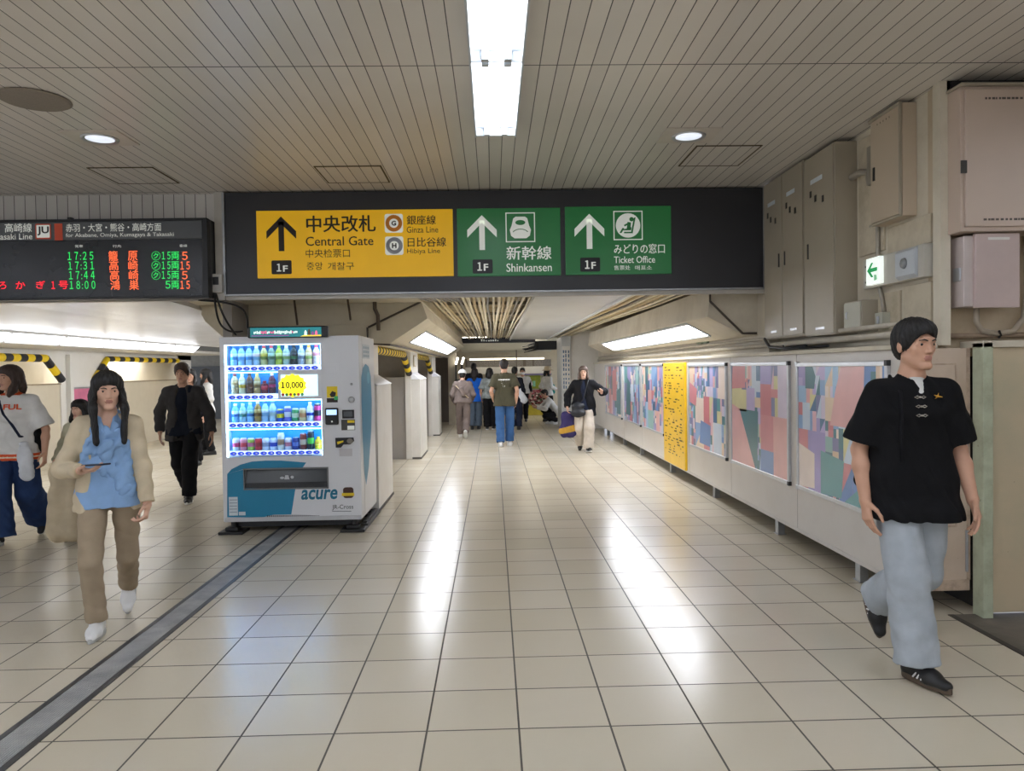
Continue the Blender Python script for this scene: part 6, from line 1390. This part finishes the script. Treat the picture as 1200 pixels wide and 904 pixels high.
# ---- the child behind her
P = Pose(1.30, -3.84, 7.02, 186, hip=.52, shw=.098, feet={1: (.06, .05, .053, 0, 0), -1: (-.06, -.1, .053, 0, 0)}, hands={1: (.10, .05, -.30, (.6, -1, 0), {}), -1: (.05, 0, -.38, (.3, -1, 0), {})}, head=(8, 4))
ch = person('small girl with a black bob and pale sage top behind the beige tote bag', P.o)
body(P, ch, SKINP, LIPS, .007, fem=True); brows(P, ch, HBLK); hair(P, ch, HBLK, .006, 'long', lng=.07, seed=6)
tee(P, ch, cloth('sage', '#c3bfa4'), .007, 'sweater', ex=.014, hem=-.06, fem=True, seed=4); trousers(P, ch, cloth('child_beige', '#b5a78e'), .007, seed=4); shoes(P, ch, S_black, SO_dark, .006)
# ---- woman in the white shirt with the orange collar
P = Pose(1.645, -4.42, 6.95, 176, hip=.512, shw=.104, hipw=.056, feet={1: (.06, .20, .068, -4, 0), -1: (-.06, -.34, .17, 52, -8)}, hands={1: (.06, .1, -.50, (.3, -1, 0), {}), -1: (.13, .08, -.485, (.5, -1, 0), dict(curl=.9, d=(.2, .2, 0)))}, head=(25, 2))
tw = person('woman in a white shirt with orange collar and striped hem at the left edge', P.o)
body(P, tw, SKIN, LIPS, .006, fem=True); brows(P, tw, HBRN); hair(P, tw, HBRN, .006, 'long', lng=.10, seed=8)
M_or, M_cr = mat('trim_orange', '#d8531f', .7, var=.05), mat('trim_cream', '#eadfc8', .7)
pz = P.pel[2]
def hemslot(C):
    z = (C-P.pel)@P.su; r_ = np.zeros(len(C), int); r_[(z > -.085) & (z < -.062)] = 1; r_[(z >= -.062) & (z < -.05)] = 2; r_[(z >= -.05) & (z < -.028)] = 1
    dn = np.linalg.norm((C-P.neck)*A(1, 1, 1.3), axis=1); r_[(dn < .098) & (z > .505)] = 1
    return r_
tee(P, tw, [C_white, M_or, M_cr], .006, 'shirt', ex=.022, hem=-.085, short=.9, fem=True, loose=.02, seed=12, flare=.02, slot=hemslot)
g = P.g; fv, ff = text_geo('FUL', .03); a_ = np.array(fv); a_ = (a_-a_.min(0))/(a_.max(0)-a_.min(0)); b = MB()
hd_t = []
for u_, v_ in a_: q = g.march(P.T(.03-.15*u_, .35, .375+.05*v_+.0*u_), -P.sf)+P.sf*.008; hd_t.append(q)
b.add(hd_t, ff); obj('lettering', b, M_or, tw)
trousers(P, tw, cloth('denim_dark', '#2b3f66', .15), .006, th=.10, kn=.115, hm=.15, seed=5, cuff=.96); shoes(P, tw, mat('shoe_striped', '#2f2f33', .6, var=.3), SO_white, .006, stripe=S_white)
sp = [g.march(P.T(x, .4, z), -P.sf)+P.sf*.006 for x, z in ((.075, .44), (.03, .34), (-.03, .24), (-.10, .13))]
softbag('crossbody_bag', [(P.T(-.19, -.04, .02), P.T(-.19, -.04, .14), .06, .06, P.sr, .5), (P.T(-.19, -.10, .02), P.T(-.19, -.10, .14), .055, .055, P.sr, .5)], C_black, 'small black crossbody bag of the woman with the orange collar', 'bag', tuple(P.T(-.19, -.06, .08)),
        straps=[([P.sh[1]-P.sr*.09+P.su*.075]+sp+[P.T(-.18, 0, .10)], .012)], sm=C_navy)
wc = P.T(-.155, .13, -.08)
softbag('white_pouch', [(wc+A(0, 0, .13), wc+A(.01, 0, .03), .035, .05, P.sf, .7), (wc+A(.01, 0, .03), wc+A(.02, 0, -.13), .055, .06, P.sf, .6)], cloth('pouch_white', '#d5d8dc'), 'crumpled white cloth pouch hanging at the hip of the woman with the orange collar', 'pouch', tuple(wc), wave=.004, fr=40)
# ---- man in the dark open jacket
P = Pose(1.665, -3.69, 8.95, 172, hip=.513, lean=2, feet={-1: (-.075, .16, .068, -2, -6), 1: (.05, -.30, .13, 40, 0)}, hands={1: (.10, -.02, -.48, (.8, -1, 0), {}), -1: (.15, .06, -.495, (.6, -1, 0), {})}, head=(0, 6))
mj = person('man in an open charcoal jacket over a navy top walking beside the vending machine', P.o)
body(P, mj, SKIN, LIPS, .007); brows(P, mj, HBRN); hair(P, mj, HBRN, .007, vol=1.08, seed=3)
tee(P, mj, cloth('top_navy', '#171c28'), .007, 'shirt', ex=.010, hem=-.06, short=.12, flare=0); tee(P, mj, cloth('jacket_charcoal', '#3d3b3b', .15), .007, 'jacket', ex=.024, hem=-.12, seed=7, amp=.006, cuff=.96, open_=(-.12, .33, .095, .065))
trousers(P, mj, C_black, .007, th=.098, kn=.088, hm=.080); shoes(P, mj, S_black, SO_white, .006)
# ---- simpler far figures: one call each, every one with its own clothes and pose
def figure(label, S, x, y, hd, topc, trc, hairm=HBLK, hst='short', lng=.12, short=None, fem=False, h=.010, shoe=(S_black, SO_dark), hem=-.06, head=(0, 0), lean=0, feet=None, hands=None, hip=.52, ex=.016, wide=.0, tname='shirt', slump=0, seed=1, brow=True, cap=None):
    P = Pose(S, x, y, hd, hip=hip, lean=lean, shw=.098 if fem else .105, hipw=.055 if fem else .052, slump=slump, head=head,
             feet=feet or {1: (.075, .05, .04*S, 0, 4), -1: (-.075, -.05, .04*S, 0, -4)}, hands=hands or {1: (.06, .06, -.29*S, (.4, -1, 0)), -1: (.06, .06, -.29*S, (.4, -1, 0))})
    t = person(label, P.o); body(P, t, SKIN, LIPS, h, fem)
    if brow: brows(P, t, hairm)
    hair(P, t, hairm, h*.9, hst, lng, seed)
    tee(P, t, topc, h, tname, ex=ex, hem=hem, short=short, fem=fem, seed=seed, amp=.005, cuff=.97)
    trousers(P, t, trc, h, th=.09+wide*.3, kn=.075+wide*.7, hm=.068+wide, seed=seed, amp=.004); shoes(P, t, shoe[0], shoe[1], h*.8)
    return t, P
figure('woman in black right behind the man in the charcoal jacket', 1.6, -4.98, 12.4, 178, cloth('coat_black', '#1d1c22'), C_black, hst='long', fem=True, h=.010)
figure('woman in a white top with black hair at the left edge of the vending machine', 1.61, -5.34, 14.0, 235, C_white, C_black, hst='long', lng=.14, fem=True, h=.011, head=(20, 5), ex=.02,
       hands={1: (.03, .22, -.22, (.6, -.6, -.5)), -1: (.03, .22, -.2, (.6, -.6, -.5))})
t, P = figure('elderly person in a taupe suit and white cap walking away with a sling bag', 1.52, -.68, 16.45, -2, cloth('taupe', '#7d706a', .1), MATS['cloth_taupe'], h=.010, lean=10, slump=.02, head=(0, 12), hem=-.02, wide=.012, shoe=(S_white, SO_white), brow=False,
       feet={-1: (-.07, .16, .061, 0, 0), 1: (.05, -.26, .15, 48, 0)}, hands={1: (.03, .12, -.38, (.5, -1, 0)), -1: (.03, .08, -.40, (.5, -1, 0))})
g = SDF(P.H(0, 0, 0)-.2, P.H(0, 0, 0)+.2, .009); R = np.array([P.hr, P.hf, P.hu]); g.ell(P.H(0, -.012, .045), (.092, .110, .088), R, k=0); g.clip(P.H(0, 0, .03), -P.hu); g.cap(P.H(-.03, .10, .035), P.H(.03, .10, .035), .05, k=.01, sq=(P.hu, .2))
sdf_obj('cap', g, S_white, t)
stb, _ = softbag('sling_bag', [(P.T(.02, -.13, .17), P.T(-.03, -.13, .28), .055, .05, P.sf, .6)], MATS['cloth_taupe'], 'taupe sling bag with pale strap on the back of the white-capped person', 'bag', tuple(P.T(0, -.13, .22)), h=.01,
        straps=[([P.T(-.15, -.085, .36), P.T(-.06, -.135, .26), P.T(.04, -.14, .15), P.T(.13, -.10, .08)], .012)], sm=C_beige)
figure('woman in a bright blue jacket and grey jeans seen from behind', 1.55, -.47, 18.8, 8, cloth('blue_bright', '#1f63c8', .08), cloth('jeans_grey', '#5d6a78'), hst='long', lng=.16, hairm=HDK, fem=True, h=.011, hem=-.10, ex=.024, wide=.02, tname='jacket', brow=False,
       hands={1: (-.02, .2, -.25, (.3, -.6, -.8)), -1: (.0, .18, -.28, (.3, -.6, -.8))})
figure('tall dark-haired person half hidden behind the woman in the blue jacket', 1.70, -.53, 20.3, 0, cloth('dark_grey', '#33343a'), C_black, h=.012, brow=False)
figure('woman in a mottled grey top and black trousers seen from behind', 1.55, -.09, 18.6, 5, cloth('mottled_grey', '#8c9290', .45), C_black, fem=True, h=.011, short=.85, hem=-.02, ex=.024, wide=.03, shoe=(S_black, SO_white), hst='long', lng=.03, brow=False)
t, P = figure('man in an olive T-shirt and blue jeans seen from behind in the corridor', 1.715, .215, 14.55, 2, cloth('olive', '#4d4a3a', .08), C_jeans, hairm=HDK, h=.009, short=.72, hem=-.10, ex=.019, wide=.012, shoe=(S_white, SO_white), brow=False,
       feet={-1: (-.085, -.10, .069, 8, -6), 1: (.085, .10, .069, 0, 4)}, hands={1: (.04, .02, -.50, (.5, -1, 0)), -1: (.03, .10, -.47, (.5, -1, 0))})
b = MB(); g = P.g
def back(sd, up): return g.march(P.T(sd, -.4, up), P.sf)-P.sf*.004
for z0, z1, w_, n_ in ((.40, .425, .115, 9), (.375, .383, .06, 1), (.34, .35, .05, 1), (.31, .318, .035, 1), (.27, .295, .022, 1)):
    for k in range(n_):
        a0, a1 = -w_+2*w_*k/n_, -w_+2*w_*(k+.8)/n_; b.quad(back(a0, z0), back(a1, z0), back(a1, z1), back(a0, z1))
obj('back_print', b, S_white, t)
figure('person in dark clothes standing just right of the man in the olive T-shirt', 1.57, .53, 18.4, 10, cloth('midnight', '#1b1d26'), C_navy, fem=True, h=.011, hem=-.10, wide=.02, brow=False)
wb = A(.70, 18.3, .88)
softbag('white_bag', [(wb+A(-.03, 0, .12), wb+A(-.02, 0, .0), .03, .06, (0, 1, 0), .5), (wb+A(-.02, 0, 0), wb+A(.05, 0, -.14), .07, .09, (0, 1, 0), .5)], MATS['cloth_pouch_white'], 'white bag hanging from the arm of the person in dark clothes', 'bag', tuple(wb), h=.01)
t, P = figure('man in a white shirt and black trousers facing the camera far down the corridor', 1.55, .84, 21.2, 184, C_white, C_black, h=.011, short=.8, hem=-.0, ex=.02, shoe=(S_black, SO_dark), head=(0, 4))
mk = SDF(P.H(0, 0, 0)-.18, P.H(0, 0, 0)+.18, .01); mk.ell(P.H(0, .045, -.055), (.062, .062, .055), np.array([P.hr, P.hf, P.hu]), k=0); mk.clip(P.H(0, .03, 0), -P.hf); sdf_obj('face_mask', mk, S_white, t)
softbag('backpack', [(P.T(-.22, 0, .05), P.T(-.20, 0, .36), .05, .04, P.sf, .8)], C_black, 'black bag with a long strap at the side of the man in the white shirt', 'bag', tuple(P.T(-.21, 0, .2)), h=.012)
t, P = figure('person in a straw sun hat and white top standing by the corridor end pillar', 1.55, 1.53, 21.0, 60, C_white, C_black, h=.011, hst='long', lng=.05, fem=True, head=(30, 10), brow=False, hands={1: (.05, .16, -.30, (.5, -1, 0)), -1: (.05, .16, -.30, (.5, -1, 0))})
hb = MB(); hb.lathe(tuple(P.H(0, -.01, .055)), [(.17, -.035), (.175, -.03), (.105, .0), (.10, .06), (.08, .085), (.02, .09)], 22); obj('sun_hat', hb, mat('straw', '#b9a98a', .7, var=.15, scale=60), t, smooth=True)
tc_ = P.T(-.05, .20, .08)
softbag('teal_bag', [(tc_+A(-.08, 0, .12), tc_+A(.02, 0, .12), .05, .05, (0, 1, 0), .6), (tc_+A(-.08, 0, -.05), tc_+A(.02, 0, -.05), .06, .06, (0, 1, 0), .6)], cloth('teal', '#2a8f86'), 'teal bag carried by the person in the sun hat', 'bag', tuple(tc_), h=.01)
figure('person in white crouching on the floor by the corridor end pillar', 1.6, 1.74, 20.1, 262, C_white, C_black, h=.010, hip=.185, lean=38, hem=-.02, ex=.024, shoe=(S_white, SO_white), brow=False, head=(0, 15),
       feet={1: (.10, .16, .066, 0, 8), -1: (-.10, .02, .10, 30, -8)}, hands={1: (-.02, .34, -.16, (.7, -.3, -.6)), -1: (-.02, .34, -.18, (.7, -.3, -.6))})
# ---- the woman with the shopping bag
P = Pose(1.565, 1.63, 13.42, 186, hip=.513, shw=.10, hipw=.055, feet={-1: (-.075, .12, .064, -6, -14), 1: (.07, -.22, .12, 35, 6)}, hands={1: (.14, .03, -.42, (.6, -1, 0), dict(curl=.9)), -1: (.16, .17, -.17, (.9, -.4, -.6), dict(palm=(-.3, 1, 0), d=(.2, 0, .9), curl=.4))}, head=(0, 3))
nw = person('woman in a navy top and black jacket with cream trousers walking towards the camera', P.o)
body(P, nw, SKINP, LIPS, .009, fem=True); brows(P, nw, HBRN); hair(P, nw, mat('hair_ash', '#5b4a40', .6, var=.2, scale=40), .008, 'long', lng=.02, seed=2)
tee(P, nw, C_navy, .009, 'shirt', ex=.014, hem=-.05, short=.12, flare=0, fem=True); tee(P, nw, C_black, .009, 'jacket', ex=.032, hem=-.16, fem=True, loose=.03, collar=False, seed=5, open_=(-.14, .31, .08, .05))
trousers(P, nw, cloth('cream', '#cfc4b6'), .009, th=.10, kn=.10, hm=.10, cuff=.97); shoes(P, nw, S_black, SO_white, .008)
g = P.g; bq = P.T(.10, .17, -.04)
softbag('handbag', [(bq-P.sr*.07+A(0, 0, .07), bq+P.sr*.07+A(0, 0, .07), .04, .04, P.sf, .8), (bq-P.sr*.08-A(0, 0, .06), bq+P.sr*.08-A(0, 0, .06), .05, .05, P.sf, .8), (bq-A(0, 0, .05), bq+A(0, 0, .05), .08, .08, P.sf, .5)], mat('leather_black', '#1d1f26', .4, var=.1), 'black handbag on a thin strap in front of the woman in navy', 'bag', tuple(bq), h=.009,
        straps=[([P.T(-.09, .05, .49), P.T(-.05, .15, .36), P.T(.0, .17, .16), bq+A(0, 0, .08)], .008)], sm=S_black)
sb_ = A(P.wr[1][0], P.wr[1][1]-.02, P.wr[1][2]-.10)
M_pu, M_ye = cloth('bag_purple', '#3b3560', .1), cloth('bag_gold', '#b98f3a', .2)
sg_ = SDF(sb_+A(-.22, -.16, -.52), sb_+A(.22, .16, .1), .009)
sg_.cap(sb_+A(-.04, 0, -.06), sb_+A(.04, 0, -.06), .06, k=0, sq=((0, 1, 0), .6)); sg_.cap(sb_+A(-.05, 0, -.34), sb_+A(.06, 0, -.34), .095, k=.05, sq=((0, 1, 0), .65)); sg_.cap(sb_+A(-.03, 0, -.06), sb_+A(-.04, 0, -.34), .07, .10, k=.05, sq=((0, 1, 0), .6)); sg_.cap(sb_+A(.03, 0, -.06), sb_+A(.05, 0, -.34), .07, .10, k=.05, sq=((0, 1, 0), .6)); sg_.wave(.006, 25, 2)
sbt = thing('shopping_bag', 'dark purple and gold shopping bag hanging from the hand of the woman in navy', 'bag', tuple(sb_))
sdf_obj('pouch', sg_, [M_pu, M_ye], sbt, lambda C: ((C[:, 2] < sb_[2]-.25+.25*(C[:, 0]-sb_[0])) & (C[:, 2] > sb_[2]-.36+.2*(C[:, 0]-sb_[0])))*1)
obj('handle', MB().tube([sb_+A(-.04, 0, -.04), sb_+A(-.01, 0, .03), sb_+A(.01, 0, .03), sb_+A(.04, 0, -.04)], .008, 8), mat('handle_pale', '#cfc9c4', .5), sbt, smooth=True)
